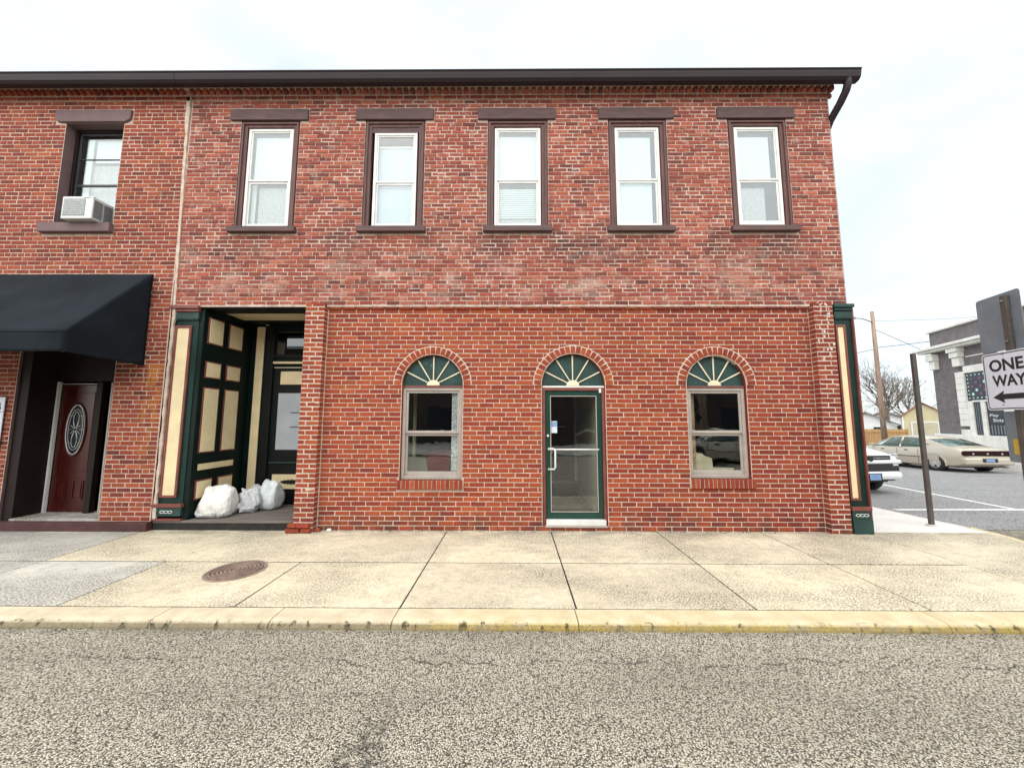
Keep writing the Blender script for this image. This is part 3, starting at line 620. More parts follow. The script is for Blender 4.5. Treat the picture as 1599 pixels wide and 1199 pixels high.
def arched_window(cx,hw,z0,zm):
    root=MB().frame(cx-hw,cx+hw,z0,2.135,.045,.055,.135,tb=.05).build('arched_window','taupe',bld,.004)
    bx('head_trim','trim_red',root,cx-hw,cx+hw,.04,.10,2.136,2.165)
    fan(root,cx,hw,2.166,.472,.075)
    MB().frame(cx-hw+.046,cx+hw-.046,zm+.0,2.088,.035,.075,.10,tb=.04).build('upper_sash','taupe',root,.003)
    MB().frame(cx-hw+.046,cx+hw-.046,z0+.051,zm-.004,.035,.102,.127,tb=.06,tt=.035).build('lower_sash','taupe',root,.003)
    MB().box(cx-hw+.08,cx+hw-.08,.086,.090,zm+.04,2.055).build('upper_pane','glass',root)
    MB().box(cx-hw+.08,cx+hw-.08,.112,.116,z0+.11,zm-.038).build('lower_pane','glass',root)
    return root
w1=arched_window(-1.27,.462,.738,1.43); w2=arched_window(3.10,.448,.768,1.44)
# glass door
dr=MB().frame(.425,1.388,.075,2.135,.045,.03,.13,tb=.0).build('glass_door','trim_red',bld,.004)
bx('head_trim','white',dr,.43,1.383,.03,.10,2.136,2.163)
fan(dr,.905,.478,2.166,.487,.075)
lf=MB().frame(.475,1.338,.165,2.085,.075,.055,.10,tb=.10).build('door_leaf','doorgreen',dr,.004)
MB().box(.55,1.263,.074,.08,.265,2.01).build('pane','glass',lf)
MB().frame(.548,1.265,.263,2.012,.012,.048,.056).build('glazing_bead','taupe',lf,.001)
MB().tube([(.51,.05,1.19),(1.29,.05,1.19)],.012,8).tube([(.51,.052,1.20),(.60,.02,1.20),(.615,.0,1.17),(.615,.0,.93),(.60,.01,.90),(.51,.05,.895)],.014,8).build('push_bar_and_handle','white',lf,smooth=True)
MB().tube([(.51,.052,1.40),(.51,.035,1.40)],.018,12).build('lock_cylinder','white',lf)
bx('closer_cover','white',dr,1.30,1.335,.02,.054,2.055,2.12)
bx('threshold','white',dr,.475,1.36,-.01,.12,.085,.16,.004); bx('sill_plate','taupe',dr,.46,1.375,-.02,.13,.055,.083,.004)
st=bx('sticker','signwhite',lf,.565,.655,.070,.0735,1.44,1.62,0); bx('sticker_band','plate',st,.567,.653,.0675,.0698,1.535,1.61,0)
# interior behind the ground floor
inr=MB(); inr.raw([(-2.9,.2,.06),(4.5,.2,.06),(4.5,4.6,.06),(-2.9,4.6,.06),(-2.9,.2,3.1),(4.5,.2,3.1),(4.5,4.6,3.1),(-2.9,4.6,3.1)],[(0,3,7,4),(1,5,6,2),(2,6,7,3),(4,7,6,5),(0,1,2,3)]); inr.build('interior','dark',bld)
ct=bx('partition_post','green2',bld,-1.98,-1.83,.9,1.0,.06,3.0); bx('post_edge','cream',ct,-1.80,-1.75,.89,.95,.3,3.0)
bx('half_wall','beige',bld,-2.8,-1.3,.75,.83,.72,1.0)
bx('window_film','foil',bld,-.985,-.86,.145,.155,.85,2.08,0)
bx('cornice_strip_light','white',bld,-2.2,-1.6,1.8,1.84,2.62,2.635,0)
rb=empty('red_tub','red plastic tub behind the arched window beside the door','tub',(-1.27,.95,.06))
MB().raw([(-.20,-.2,.62),(.14,-.2,.62),(.14,.14,.62),(-.20,.14,.62),(-.25,-.25,1.02),(.19,-.25,1.02),(.19,.19,1.02),(-.25,.19,1.02)],[(0,1,5,4),(1,2,6,5),(2,3,7,6),(3,0,4,7),(3,2,1,0)]).build('tub','red',rb,.01)
MB().frame(-.27,.21,.985,1.02,.01,-.27,-.25).build('rim','red',rb,.004); bx('stand','dk',rb,-.2,.14,-.2,.14,0,.615)
bx('curtain','curtain',bld,2.70,2.83,.18,.21,.80,2.1,.01)
MB().ext([(2.80,.86),(3.4,.86),(3.4,.905),(3.08,.91),(3.07,1.05),(2.98,1.08),(2.92,1.12),(2.80,1.14)],.19,.20).build('cream_board','cardb',bld)
# vestibule behind the glass door
MB().raw([(1.30,.2,.08),(1.30,2.0,.08),(1.30,2.0,2.9),(1.30,.2,2.9)],[(0,3,2,1)]).build('vestibule_wall','beige',bld)
MB().frame(.35,1.29,.35,2.7,.06,2.0,2.06).build('inner_door_frame','taupe',bld); bx('inner_kick','dk',bld,.41,1.23,2.03,2.05,.06,.35)
bx('door_mat','mat',bld,.3,1.25,.25,1.9,.062,.075,.003); bx('skirting','plank',bld,1.27,1.298,.2,2.0,.08,.2)
MB().tube([(1.06,1.97,1.5),(.75,1.97,1.51)],.01,6).build('inner_push_bar','white',bld)
# ------------------------------------------------ left pilaster + entry alcove
def pilaster(x0,x1,yf,zb,label,side=1):
    t=MB().box(x0,x1,yf+.02,.25,zb,3.42).build('pilaster','green',bld,.004,label=label)
    MB().box(x0-.02,x1+.02,yf-.045,.05,3.365,3.42).box(x0-.01,x1+.01,yf-.02,.05,3.32,3.364).build('capital','trim_red' if side<0 else 'green2',t,.006)
    MB().box(x0-.005,x1+.005,yf-.008,.05,3.19,3.205).box(x0-.005,x1+.005,yf-.004,.05,3.21,3.31).build('necking','green2',t,.004)
    px0,px1=(x0+.065,x1-.09) if side<0 else (x0-.002,x1-.11)
    MB().frame(px0,px1,.47,3.10,.035 if side<0 else .03,yf-.006,yf+.019).build('panel_moulding','trim_red',t,.006)
    MB().box(px0+.036,px1-.036 if side<0 else px1-.03,yf+.008,yf+.0195,.506,3.064).build('panel','cream',t)
    MB().box(x0-.015,x1+.015,yf-.03,.05,.33,.385).build('base_moulding','trim_red',t,.008)
    pl=MB().box(x0-.005,x1+.005,yf-.012,.05,.205,.328).build('base_plate','green2',t,.004)
    c=(x0+x1)/2
    rgn=MB()
    for dx in (-.06,0,.06):
        rgn.tube([(c+dx+.032*math.cos(q),yf-.016,.267+.018*math.sin(q)) for q in [k*math.pi/6 for k in range(13)]],.004,5)
    rgn.build('ornament','stone',pl)
    return t
pilaster(-5.39,-4.975,-.03,.2,'dark green pilaster with a tall cream panel beside the recessed entry',-1)
rp_=pilaster(4.925,5.185,-.08,0,'weathered green corner pilaster with a narrow cream panel',1)
MB().box(5.187,5.21,-.09,.25,.02,3.36).build('edge_casing','trim_red',rp_,.004)
MB().box(4.915,5.20,-.105,.1,.0,.203).build('base_block','green2',rp_,.006)
# alcove
al=MB()
al.box(-4.974,-4.93,.0,1.05,.14,3.4)
alc=MB().box(-4.974,-4.90,-.0,1.06,.14,3.42).build('entry_side_wall','greenrecess',bld,.003,label='green panelled side wall of the entry, recess shadow put into its colour')
for y0,y1 in ((.10,.37),(.52,.80)):
    for z0,z1 in ((2.86,3.25),(2.31,2.54),(1.135,2.125),(.43,.685)):
        MB().box(-4.899,-4.885,y0-.02,y1+.02,z0-.02,z1+.02).build('panel_moulding','trim_red',alc,.004)
        MB().box(-4.884,-4.879,y0,y1,z0,z1).build('panel','cream',alc,.002)
MB().box(-4.884,-4.879,.09,.80,.855,.95).build('panel','cream',alc,.002)
bk=MB().box(-4.90,-3.0,1.06,1.12,.14,3.6).build('entry_back_wall','greenrecess',bld,label='dark green back wall of the entry with a doorway')
MB().box(-4.80,-4.655,1.045,1.059,.34,3.36).build('panel','cream',bk,.002)
MB().box(-4.60,-4.45,1.02,1.059,.16,3.36).box(-4.45,-3.0,1.03,1.059,2.78,2.83).build('door_post','black',bk,.004)
MB().box(-4.40,-3.1,1.05,1.058,2.84,3.27).build('transom_pane','glassdark',bk); MB().box(-4.39,-3.1,1.0585,1.0595,2.84,3.27).build('transom_backing','beige',bk)
MB().box(-4.44,-3.1,1.0,1.04,2.66,2.70).build('transom_bar','cream',bk,.003); MB().box(-4.42,-3.1,1.02,1.05,2.58,2.60).build('door_head','beige',bk,.003)
dl=MB().box(-4.40,-3.1,1.045,1.0595,.17,2.56).build('entry_door','black',bk,.003)
MB().box(-4.30,-3.2,1.03,1.044,2.28,2.52).build('panel','cream',dl,.003)
gp=MB().box(-4.32,-3.2,1.036,1.044,1.10,2.12).build('papered_pane','paper',dl,.002)
for z in (1.76,1.50): bx('slot','dk',gp,-4.08,-3.7,1.03,1.0355,z,z+.012,0)
MB().box(-4.40,-3.1,1.01,1.044,.86,.885).build('lock_rail','green2',dl,.003)
kp=MB().box(-4.34,-3.2,1.03,1.044,.41,.665).build('panel','cream',dl,.003)
om=MB()
for dx,r_ in ((-.13,.022),(-.08,.035),(-.02,.04),(.045,.045),(.11,.04),(.17,.035),(.22,.022)): om.tube([(-4.02+dx,1.028,.535),(-4.02+dx,1.018,.535)],r_,10)
om.build('iron_ornament','dk',kp)
MB().tube([(-4.62,1.055,3.42),(-4.62,1.035,3.42)],.038,16).build('round_fitting','stone',bk); 
MB().box(-4.93,-3.0,.30,.85,3.43,3.46).build('entry_ceiling','cream',bld); MB().box(-4.96,-3.0,-.02,.29,3.385,3.43).box(-4.93,-3.0,.86,1.06,3.40,3.46).build('entry_header','black',bld,.003)
MB().box(-3.26,-3.2,.02,1.06,.14,3.42).build('entry_right_wall','green',bld)
for k in range(5): bx('floor_board','plank',bld,-5.38 if k==0 else -4.9,-3.255,-.03+k*.225,.19+k*.225,.105,.138+.002*(k%2),.004)
bx('step_riser','blackwood',bld,-5.39,-3.26,-.015,.1,-.02,.104,.004); bx('step_nosing','trim_red',bld,-5.40,-4.96,-.05,.06,.139,.165)
# ================================================================== LEFT BUILDING
lb=empty('neighbour_building','darker red brick building with a canopy and mahogany door at the far left','building',(-8,0,0))
LX=8.0
def X(x): return x+LX
lw=sheet('front_wall','m_left',[(X(-14),.1),(X(-5.41),.1),(X(-5.41),7.2),(X(-14),7.2)],[[(X(-7.475),4.77),(X(-6.505),4.77),(X(-6.505),6.54),(X(-7.475),6.54)],[(X(-7.71),.12),(X(-6.195),.12),(X(-6.195),2.78),(X(-7.71),2.78)]],UY+.007,lb,.16,'stone_br')
# bricks of the left wall need world coordinates for the size ranking, so shift on flush
class LBS(BrickSet):
    def area(s,t): t=list(t); t[2]-=LX; return BrickSet.area(s,t)
b2=LBS()
lay(b2,lw,'b_left',X(-11.0),X(-5.425),.13,6.93,.0695,.2135,.0135,UY,.05,[rect_hole(X(-7.48),X(-6.50),4.70,6.55),rect_hole(X(-7.65),X(-6.36),6.55,6.765),rect_hole(X(-7.64),X(-6.475),4.615,4.775),rect_hole(X(-7.715),X(-6.19),.0,2.78)],header=7,jit=.4)
b2.flush(300)
corn(X(-11),X(-5.41),lb,'b_left','m_left'); bx('soffit','gutter',lb,X(-14),X(-5.41),-.25,-.05,7.17,7.20,.003); gut(X(-14),X(-5.425),lb)
MB().raw([(X(-14),.1,-.2),(X(-14),12,-.2),(X(-14),12,7.2),(X(-14),.1,7.2)],[(0,3,2,1)]).build('end_wall','texbr',lb); bx('roof_deck','roofgrey',lb,X(-14),X(-5.41),-.2,12.1,7.205,7.26,0)
# ragged mortar seam between the buildings
rd=random.Random(4); sv=[];n=70
for i in range(n+1):
    t=i/n; z=7.02-6.85*t; x=-5.455+.10*min(1,t*1.9)-.0*t; wd=.012+.014*rd.random()+(.012 if t<.1 else 0)
    x+=rd.uniform(-.006,.006); sv+=[(X(x-wd),UY-.012,z),(X(x+wd),UY-.012,z),(X(x-wd),UY+.02,z),(X(x+wd),UY+.02,z)]
sf=[]
for i in range(n): a=4*i; b_=a+4; sf+=[(a,a+1,b_+1,b_)[::-1],(a,b_,b_+2,a+2)[::-1],(a+1,a+3,b_+3,b_+1)[::-1]]
MB().raw(sv,sf).build('mortar_seam','m_low',lb)
MB().ext([(X(-7.60),6.56),(X(-7.52),6.545),(X(-6.46),6.545),(X(-6.38),6.60),(X(-6.37),6.76),(X(-7.64),6.76),(X(-7.64),6.60)],UY-.03,.1).build('window_lintel','stone_br',lb,.008)
wn=MB().frame(X(-7.475),X(-6.505),4.775,6.54,.05,.105,.15,tb=.04).build('window','dkbrown',lb,.004,label='deeply recessed dark window above the awning')
MB().box(X(-7.64),X(-6.475),UY-.07,.11,4.615,4.772).build('sill','stone_br',wn,.012)
MB().frame(X(-7.41),X(-6.56),4.83,6.48,.035,.12,.14).box(X(-7.375),X(-6.595),.12,.14,5.52,5.56).box(X(-7.375),X(-6.595),.122,.139,6.0,6.02).build('sash','dk',wn,.003)
MB().box(X(-7.375),X(-6.595),.13,.134,4.86,6.45).build('pane','glass',wn)
bx('blind','blind',wn,X(-7.22),X(-6.60),.22,.224,6.02,6.42,0); bx('curtain','lace',wn,X(-7.30),X(-6.60),.24,.244,4.84,5.98,0); bx('curtain_side','blind',wn,X(-7.37),X(-7.25),.2,.204,4.84,6.44,0)
MB().box(X(-7.46),X(-6.52),.6,.62,4.78,6.53).build('room','dark',wn)
# entry under the awning
et=MB().box(X(-7.71),X(-7.55),.0,.9,.13,2.78).box(X(-6.2),X(-6.19),.12,.5,.13,2.78).box(X(-7.55),X(-6.2),.36,.9,2.26,2.78).build('door_surround','dkbrown',lb,.004)
bx('door_backing','dk',lb,X(-7.9),X(-6.0),.9,.92,.1,3.0,0)
dm=MB().box(X(-7.50),X(-6.86),.385,.42,.16,2.20).build('mahogany_door','mahog',lb,.004)
def ov(cx,cz,a,b_,y,r,n=36): return [(cx+a*math.cos(2*math.pi*k/n),y,cz+b_*math.sin(2*math.pi*k/n)) for k in range(n+1)]
MB().raw([(X(-7.20)+.15*math.cos(2*math.pi*k/32),.38,1.47+.40*math.sin(2*math.pi*k/32)) for k in range(32)],[tuple(range(31,-1,-1))][0:1]).build('oval_pane','bigwin',dm)
MB().tube(ov(X(-7.20),1.47,.165,.43,.378,.01),.014,6,False).build('oval_moulding','mahog',dm,smooth=True)
le=MB(); le.tube(ov(X(-7.20),1.47,.15,.40,.375,0),.006,5,False); le.tube(ov(X(-7.20),1.47,.115,.33,.375,0),.003,5,False)
for dz in (-.2,.2): le.tube(ov(X(-7.20),1.47+dz*.8,.045,.13,.375,0,20),.003,5,False)
for a in (25,60,120,155,205,240,300,335): le.tube([(X(-7.20)+.02*math.cos(R(a)),.375,1.47+.02*math.sin(R(a))),(X(-7.20)+.085*math.cos(R(a)),.375,1.47+.16*math.sin(R(a)))],.003,5,False)
for z in (-.22,0,.22):
    hw=.15*math.sqrt(1-(z/.4)**2); le.tube([(X(-7.20)-hw,.376,1.47+z),(X(-7.20)-.05,.376,1.47+z)],.002,4,False); le.tube([(X(-7.20)+.05,.376,1.47+z),(X(-7.20)+hw,.376,1.47+z)],.002,4,False)
le.build('leaded_tracery','stone',dm)
for x0,x1 in ((-7.42,-7.24),(-7.14,-6.96)): 
    MB().frame(X(x0),X(x1),.35,.66,.02,.372,.384).build('panel_moulding','mahog',dm,.006); MB().box(X(x0)+.035,X(x1)-.035,.374,.384,.385,.625).build('panel','mahog',dm,.006)
MB().frame(X(-7.44),X(-6.93),.78,2.08,.018,.374,.384).build('panel_moulding','mahog',dm,.005)
MB().box(X(-7.545),X(-7.515),.34,.385,.15,2.25).build('weather_strip','white',lb,.002); MB().box(X(-6.60),X(-6.575),.30,.34,.15,2.24).build('weather_strip','taupe',lb,.002); bx('head_strip','taupe',lb,X(-7.51),X(-6.84),.36,.385,2.21,2.225,.001)
MB().box(X(-6.84),X(-6.74),.30,.385,.16,2.24).build('storm_door_edge','dkbrown',lb,.004)
MB().box(X(-6.56),X(-6.22),.36,.365,.2,2.24).build('sidelight_pane','glassdark',lb)
bx('door_sill','walk_old',lb,X(-7.55),X(-6.2),-.03,.5,.10,.155,.004)
bx('plinth','plinth',lb,X(-14),X(-5.40),-.11,.1,-.02,.128,.01)
# awning
aw=empty('awning','black canvas awning sloping out over the left doorway','awning',(-8.5,-.05,2.46))
A=lambda x,y,z:(x+8.5,y+.05,z-2.46)
zt0,zf1,zf0=3.92,2.745,2.49; yf=-1.08
def cloth(nm,a,b_,c,d,nu,nv,amp):     # a,b top edge; d,c bottom edge
    a,b_,c,d=map(Vector,(a,b_,c,d)); nrm=(b_-a).cross(d-a).normalized(); v=[]
    for j in range(nv+1):
        for i in range(nu+1):
            u,w_=i/nu,j/nv; p=(a*(1-u)+b_*u)*(1-w_)+(d*(1-u)+c*u)*w_; e=math.sin(math.pi*w_) if nm!='valance' else w_
            e*=min(1,min(u,1-u)*6)
            v.append(p+nrm*(amp*e*(noise.noise(p*1.6)+.5*noise.noise(p*4.5)+.35)))
    o=MB().raw(v,[(j*(nu+1)+i,j*(nu+1)+i+1,(j+1)*(nu+1)+i+1,(j+1)*(nu+1)+i)[::-1] for j in range(nv) for i in range(nu)]).build(nm,'awning',aw,smooth=True)
    so_=o.modifiers.new('t','SOLIDIFY'); so_.thickness=.004; so_.offset=0
cloth('canopy',A(-12,-.06,zt0),A(-5.73,-.06,zt0),A(-5.73,yf,zf1),A(-12,yf,zf1),90,20,.03)
cloth('valance',A(-12,yf,zf1),A(-5.73,yf,zf1),A(-5.73,yf,zf0),A(-12,yf,zf0),120,6,.014)
cloth('end_panel',A(-5.73,-.06,zt0),A(-5.73,yf,zf1),A(-5.73,yf,zf0),A(-5.73,-.06,2.46),20,24,.02)
ab=MB().tube([A(-12,yf+.02,zf0+.02),A(-5.76,yf+.02,zf0+.02),A(-5.76,-.06,2.49)],.014,6).tube([A(-5.76,yf+.02,zf1-.02),A(-5.76,-.07,zt0-.03)],.012,6).tube([A(-5.76,yf+.02,zf1-.02),A(-5.76,yf+.02,zf0)],.012,6); ab.build('frame_tube','steel',aw)
MB().tube([A(-5.735,-.06,zt0+.003),A(-5.735,yf,zf1+.003)],.007,6).tube([A(-5.73,yf-.003,zf1),A(-12,yf-.003,zf1)],.006,6).build('seam_piping','awning',aw)
# air conditioner
ac=empty('air_conditioner','boxy white window air conditioner resting on the recessed window sill','air conditioner',(-6.91,-.05,4.775))
MB().box(-.245,.245,-.15,.15,.0,.37).build('case','acwhite',ac,.012)
MB().box(-.215,.13,-.156,-.149,.05,.33).build('front_grille','acgrille',ac,.003)
sg=MB()
for k in range(2):
    for j in range(9): sg.box(.244,.25,-.13+k*.14,-.01+k*.14,.04+j*.032,.056+j*.032)
sg.build('side_louvre','dk',ac); MB().box(.1,.2,-.15,-.146,.34,.35).build('badge','acgrille',ac)
for k in range(8): MB().box(-.212,.127,-.160,-.157,.065+k*.032,.070+k*.032).build('grille_bar','acwhite',ac)
# sign at the far left
ns=empty('notice_board','white framed notice on the brick beside the mahogany door','notice',(-8.1,-.06,1.17))
MB().box(-.32,.30,-.012,.0,.0,.80).build('board','signwhite',ns,.003)
nm_=MB().box(-.32,.30,-.016,-.013,.575,.582)
for dz in (.42,.38,.34): nm_.box(-.2,.22-.03*((dz*50)%3),-.016,-.013,dz,dz+.012)
nm_.tube([(.20+.045*math.cos(q),-.015,.69+.03*math.sin(q)) for q in [R(-150+k*25) for k in range(11)]],.004,5).tube([(.2+.055*math.cos(q),-.015,.635+.035*math.sin(q)) for q in [R(-110+k*22) for k in range(10)]],.004,5)
nm_.build('lettering','signblack',ns)
# ================================================================== SACKS
def sack(name,label,loc,w_,d_,h_,mat,seed,neck=.75,cr=.05,rz=0,group=None,fold=0):
    bm=bmesh.new(); bmesh.ops.create_cube(bm,size=2); bmesh.ops.subdivide_edges(bm,edges=bm.edges[:],cuts=23,use_grid_fill=True)
    for v in bm.verts:
        q=v.co.normalized(); s_=lambda t:math.copysign(abs(t)**.42,t)
        x,y,z=s_(q.x),s_(q.y),s_(q.z); u=min(1,max(0,(z+1)/2))
        bulge=1+.10*math.sin(min(1,u*1.5)*math.pi)
        if fold:   # woven sack: filled below, flat sewn mouth with two ears on top
            k=max(0,(u-.55)/.45); x*=w_/2*bulge*(1-(1-neck)*k+.12*k*k); y*=d_/2*(bulge*(1-k)+.22*k)
            zz=u*h_+.03*h_*k*(abs(x)/(w_/2))**2+.10*h_*k*noise.noise(Vector((x*11+seed,1.3,0)))
        else: x*=w_/2*bulge*(1-(1-neck)*u); y*=d_/2*bulge*(1-(1-neck)*u); zz=u*h_
        P=Vector((x,y,zz)); ang=math.atan2(y,x)
        n1=noise.noise(P*5+Vector((seed,0,0))); n2=noise.turbulence(P*11+Vector((0,seed,0)),3,False)-.4
        pl=abs(noise.noise(Vector((math.cos(ang)*5+seed,math.sin(ang)*5,zz*3))))  # vertical pleats
        f=1+.035*n1+cr*1.1*n2-(.05+cr*.5)*pl*(.3+.7*u)
        v.co=Vector((x*f,y*f,max(0,zz+.03*n1*u+cr*.12*n2*u)))
    me=bpy.data.meshes.new(name); bm.to_mesh(me); bm.free(); me.materials.append(M[mat]); me.shade_smooth()
    o=bpy.data.objects.new(name,me); C.objects.link(o); o.location=loc; o.rotation_euler=(0,0,rz); return tag(o,label,'sack' if 'sack' in name else 'bag',group)
G='sacks dumped in the recessed entry'
sack('full_sack','big bulging white woven sack nearest the green pilaster',(-4.62,.24,.138),.43,.34,.47,'sack',3,.97,.05,.1,G,fold=1)
sack('plastic_bag','limp grey-white plastic bag spread under the big white sack',(-4.66,.22,.137),.52,.32,.28,'sackg',8,.8,.22,0,G)
sack('plastic_bag','crumpled white plastic bag heap between the two upright sacks',(-4.36,.52,.138),.30,.30,.40,'sackg',14,.7,.34,.6,G,fold=1)
sack('plastic_bag','pale flattened bag slumped toward the pale blue sack',(-4.42,.80,.138),.36,.28,.38,'sackg',21,.7,.3,-.3,G)
sack('full_sack','pale blue-white tied sack standing alone near the entry door',(-4.13,.72,.138),.32,.28,.48,'sackb',33,.84,.05,-.15,G,fold=1)
# loose brick rubble by the pier
for (x,y,s_,m,lbl) in ((-2.90,-.06,.05,'b_low','broken red brick piece lying at the foot of the left brick pier'),(-2.74,-.03,.035,'stone','small whitish stone chip against the wall right of the left pier')):
    o=MB().raw([(-s_,-s_*.6,0),(s_,-s_*.7,0),(s_*.9,s_*.6,0),(-s_*.8,s_*.5,0),(-s_*.8,-s_*.5,s_),(s_*.8,-s_*.4,s_*1.1),(s_*.7,s_*.4,s_),(-s_*.7,s_*.4,s_*.8)],[(3,2,1,0),(4,5,6,7),(0,1,5,4),(1,2,6,5),(2,3,7,6),(3,0,4,7)]).build('brick_fragment',m,None,.006,loc=(x,y,.002)); tag(o,lbl,'rubble')
# ================================================================== POSTS AND SIGNS
pp=empty('bare_signpost','bare grey metal post without a sign on the pale corner sidewalk','post',(6.58,.39,0))
MB().box(-.032,.032,-.012,.0,-.05,2.74).box(-.032,-.024,.0,.03,-.05,2.74).box(.024,.032,.0,.03,-.05,2.74).build('channel_post','postbr',pp,.003)
MB().tube([(0,0,-.02),(0,0,.012)],.07,12).build('footing','walk_new',pp)
def text_mesh(s_,size=1.,bold=.0):
    cu=bpy.data.curves.new('t','FONT'); cu.body=s_; cu.size=1; cu.offset=bold; cu.extrude=.0; o=bpy.data.objects.new('t',cu); C.objects.link(o)
    dg=bpy.context.evaluated_depsgraph_get(); me=bpy.data.meshes.new_from_object(o.evaluated_get(dg)); bpy.data.objects.remove(o)
    return me
def text_on(name,s_,mat,parent,x0,x1,z0,z1,y,bold=.02):
    me=text_mesh(s_,bold=bold); xs_=[v.co.x for v in me.vertices]; ys_=[v.co.y for v in me.vertices]
    ax,bx_,ay,by=min(xs_),max(xs_),min(ys_),max(ys_)
    for v in me.vertices: v.co=Vector((x0+(v.co.x-ax)/(bx_-ax)*(x1-x0),y,z0+(v.co.y-ay)/(by-ay)*(z1-z0)))
    me.materials.clear(); me.materials.append(M[mat]); o=bpy.data.objects.new(name,me); C.objects.link(o); o.parent=parent; return o
ang=math.atan2(-.957,-.29)
sp=empty('street_sign_post','dark metal post with stacked panels standing behind the one way sign','sign post',(6.53-.29*.33+.065*.957,-.52-.957*.33-.065*.29,0),ang)
MB().box(-.015,.065,-.05,-.005,-.06,3.28).build('post','postbr',sp,.006)
def rr(x0,x1,z0,z1,r,n=5):
    P=[]
    for cx,cz,a0 in ((x1-r,z0+r,-90),(x1-r,z1-r,0),(x0+r,z1-r,90),(x0+r,z0+r,180)):
        for k in range(n+1): a=R(a0+90*k/n); P.append((cx+r*math.cos(a),cz+r*math.sin(a)))
    return P
MB().ext(rr(-.42,.19,2.57,3.33,.04),.0,.006).build('upper_panel','signback',sp,.001,label='grey rectangular sign seen from its back at the top')
lp=MB().ext(rr(-.22,.18,1.10,1.76,.03),.0,.006).build('lower_panel','signback',sp,.001,label='small grey sign panel below')
bx('notice_sticker','yellow',lp,-.14,-.02,-.004,-.001,1.20,1.40,0)
MB().box(.0,.04,-.07,-.05,3.2,3.22).box(.0,.04,-.07,-.05,2.66,2.68).build('bolt','steel',sp)
ow=empty('one_way_sign','white one way sign with a black arrow pointing left, mounted on the dark post','sign',(6.48-.0,-.57,0),ang)
MB().ext(rr(-.02,.59,1.775,2.535,.045),-.004,.0).build('plate','signwhite',ow)
bo=rr(-.005,.575,1.79,2.52,.038); bi=rr(.007,.563,1.802,2.508,.03); n=len(bo)
MB().raw([(x,-.006,z) for x,z in bo]+[(x,-.006,z) for x,z in bi],[(i,(i+1)%n,n+(i+1)%n,n+i) for i in range(n)]).build('border','signblack',ow)
text_on('lettering','ONE','signblack',ow,.075,.525,2.285,2.445,-.006,.03); text_on('lettering','WAY','signblack',ow,.095,.535,2.085,2.235,-.006,.03)
MB().raw([(x,-.006,z) for x,z in [(.075,1.945),(.235,1.865),(.215,1.915),(.53,1.915),(.53,1.985),(.215,1.985),(.235,2.03)]],[(0,1,2,5,6),(2,3,4,5)]).build('arrow','signblack',ow)
MB().tube([(.2,-.012,1.845),(.2,-.004,1.845)],.008,8).tube([(.28,-.012,2.5),(.28,-.004,2.5)],.008,8).build('bolt','steel',ow)
# ================================================================== CARS
def loft(st,close=True):
    b=MB(); v=[];m=None
    for x,pts in st:
        full=[(y,z) for y,z in pts]+[(-y,z) for y,z in reversed(pts)]
        m=len(full); v+=[(x,y,z) for y,z in full]
    f=[]
    for i in range(len(st)-1):
        for k in range(m): f.append((i*m+k,i*m+(k+1)%m,(i+1)*m+(k+1)%m,(i+1)*m+k))
    f+=[tuple(range(m-1,-1,-1)),tuple((len(st)-1)*m+k for k in range(m))]
    return b.raw(v,f)
def body_sec(w_,zb,zt_,hi=.04): return [(w_*.86,zb),(w_*.97,zb+.05),(w_,zb+(zt_-zb)*.35),(w_*1.0,zb+(zt_-zb)*.62),(w_*.965,zt_-.09),(w_*.90,zt_-.015),(w_*.55,zt_+hi*.7),(w_*.02,zt_+hi)]
def cut_arches(o,axles,r,hw):
    for x in axles:
        c=MB().tube([(x,-hw-.3,r*.93),(x,hw+.3,r*.93)],r*1.17,28).build('arch_cutter','dk'); m=o.modifiers.new('b','BOOLEAN'); m.object=c; m.operation='DIFFERENCE'; m.solver='EXACT'
        dg=bpy.context.evaluated_depsgraph_get(); me=bpy.data.meshes.new_from_object(o.evaluated_get(dg)); o.modifiers.clear(); o.data=me; bpy.data.objects.remove(c)
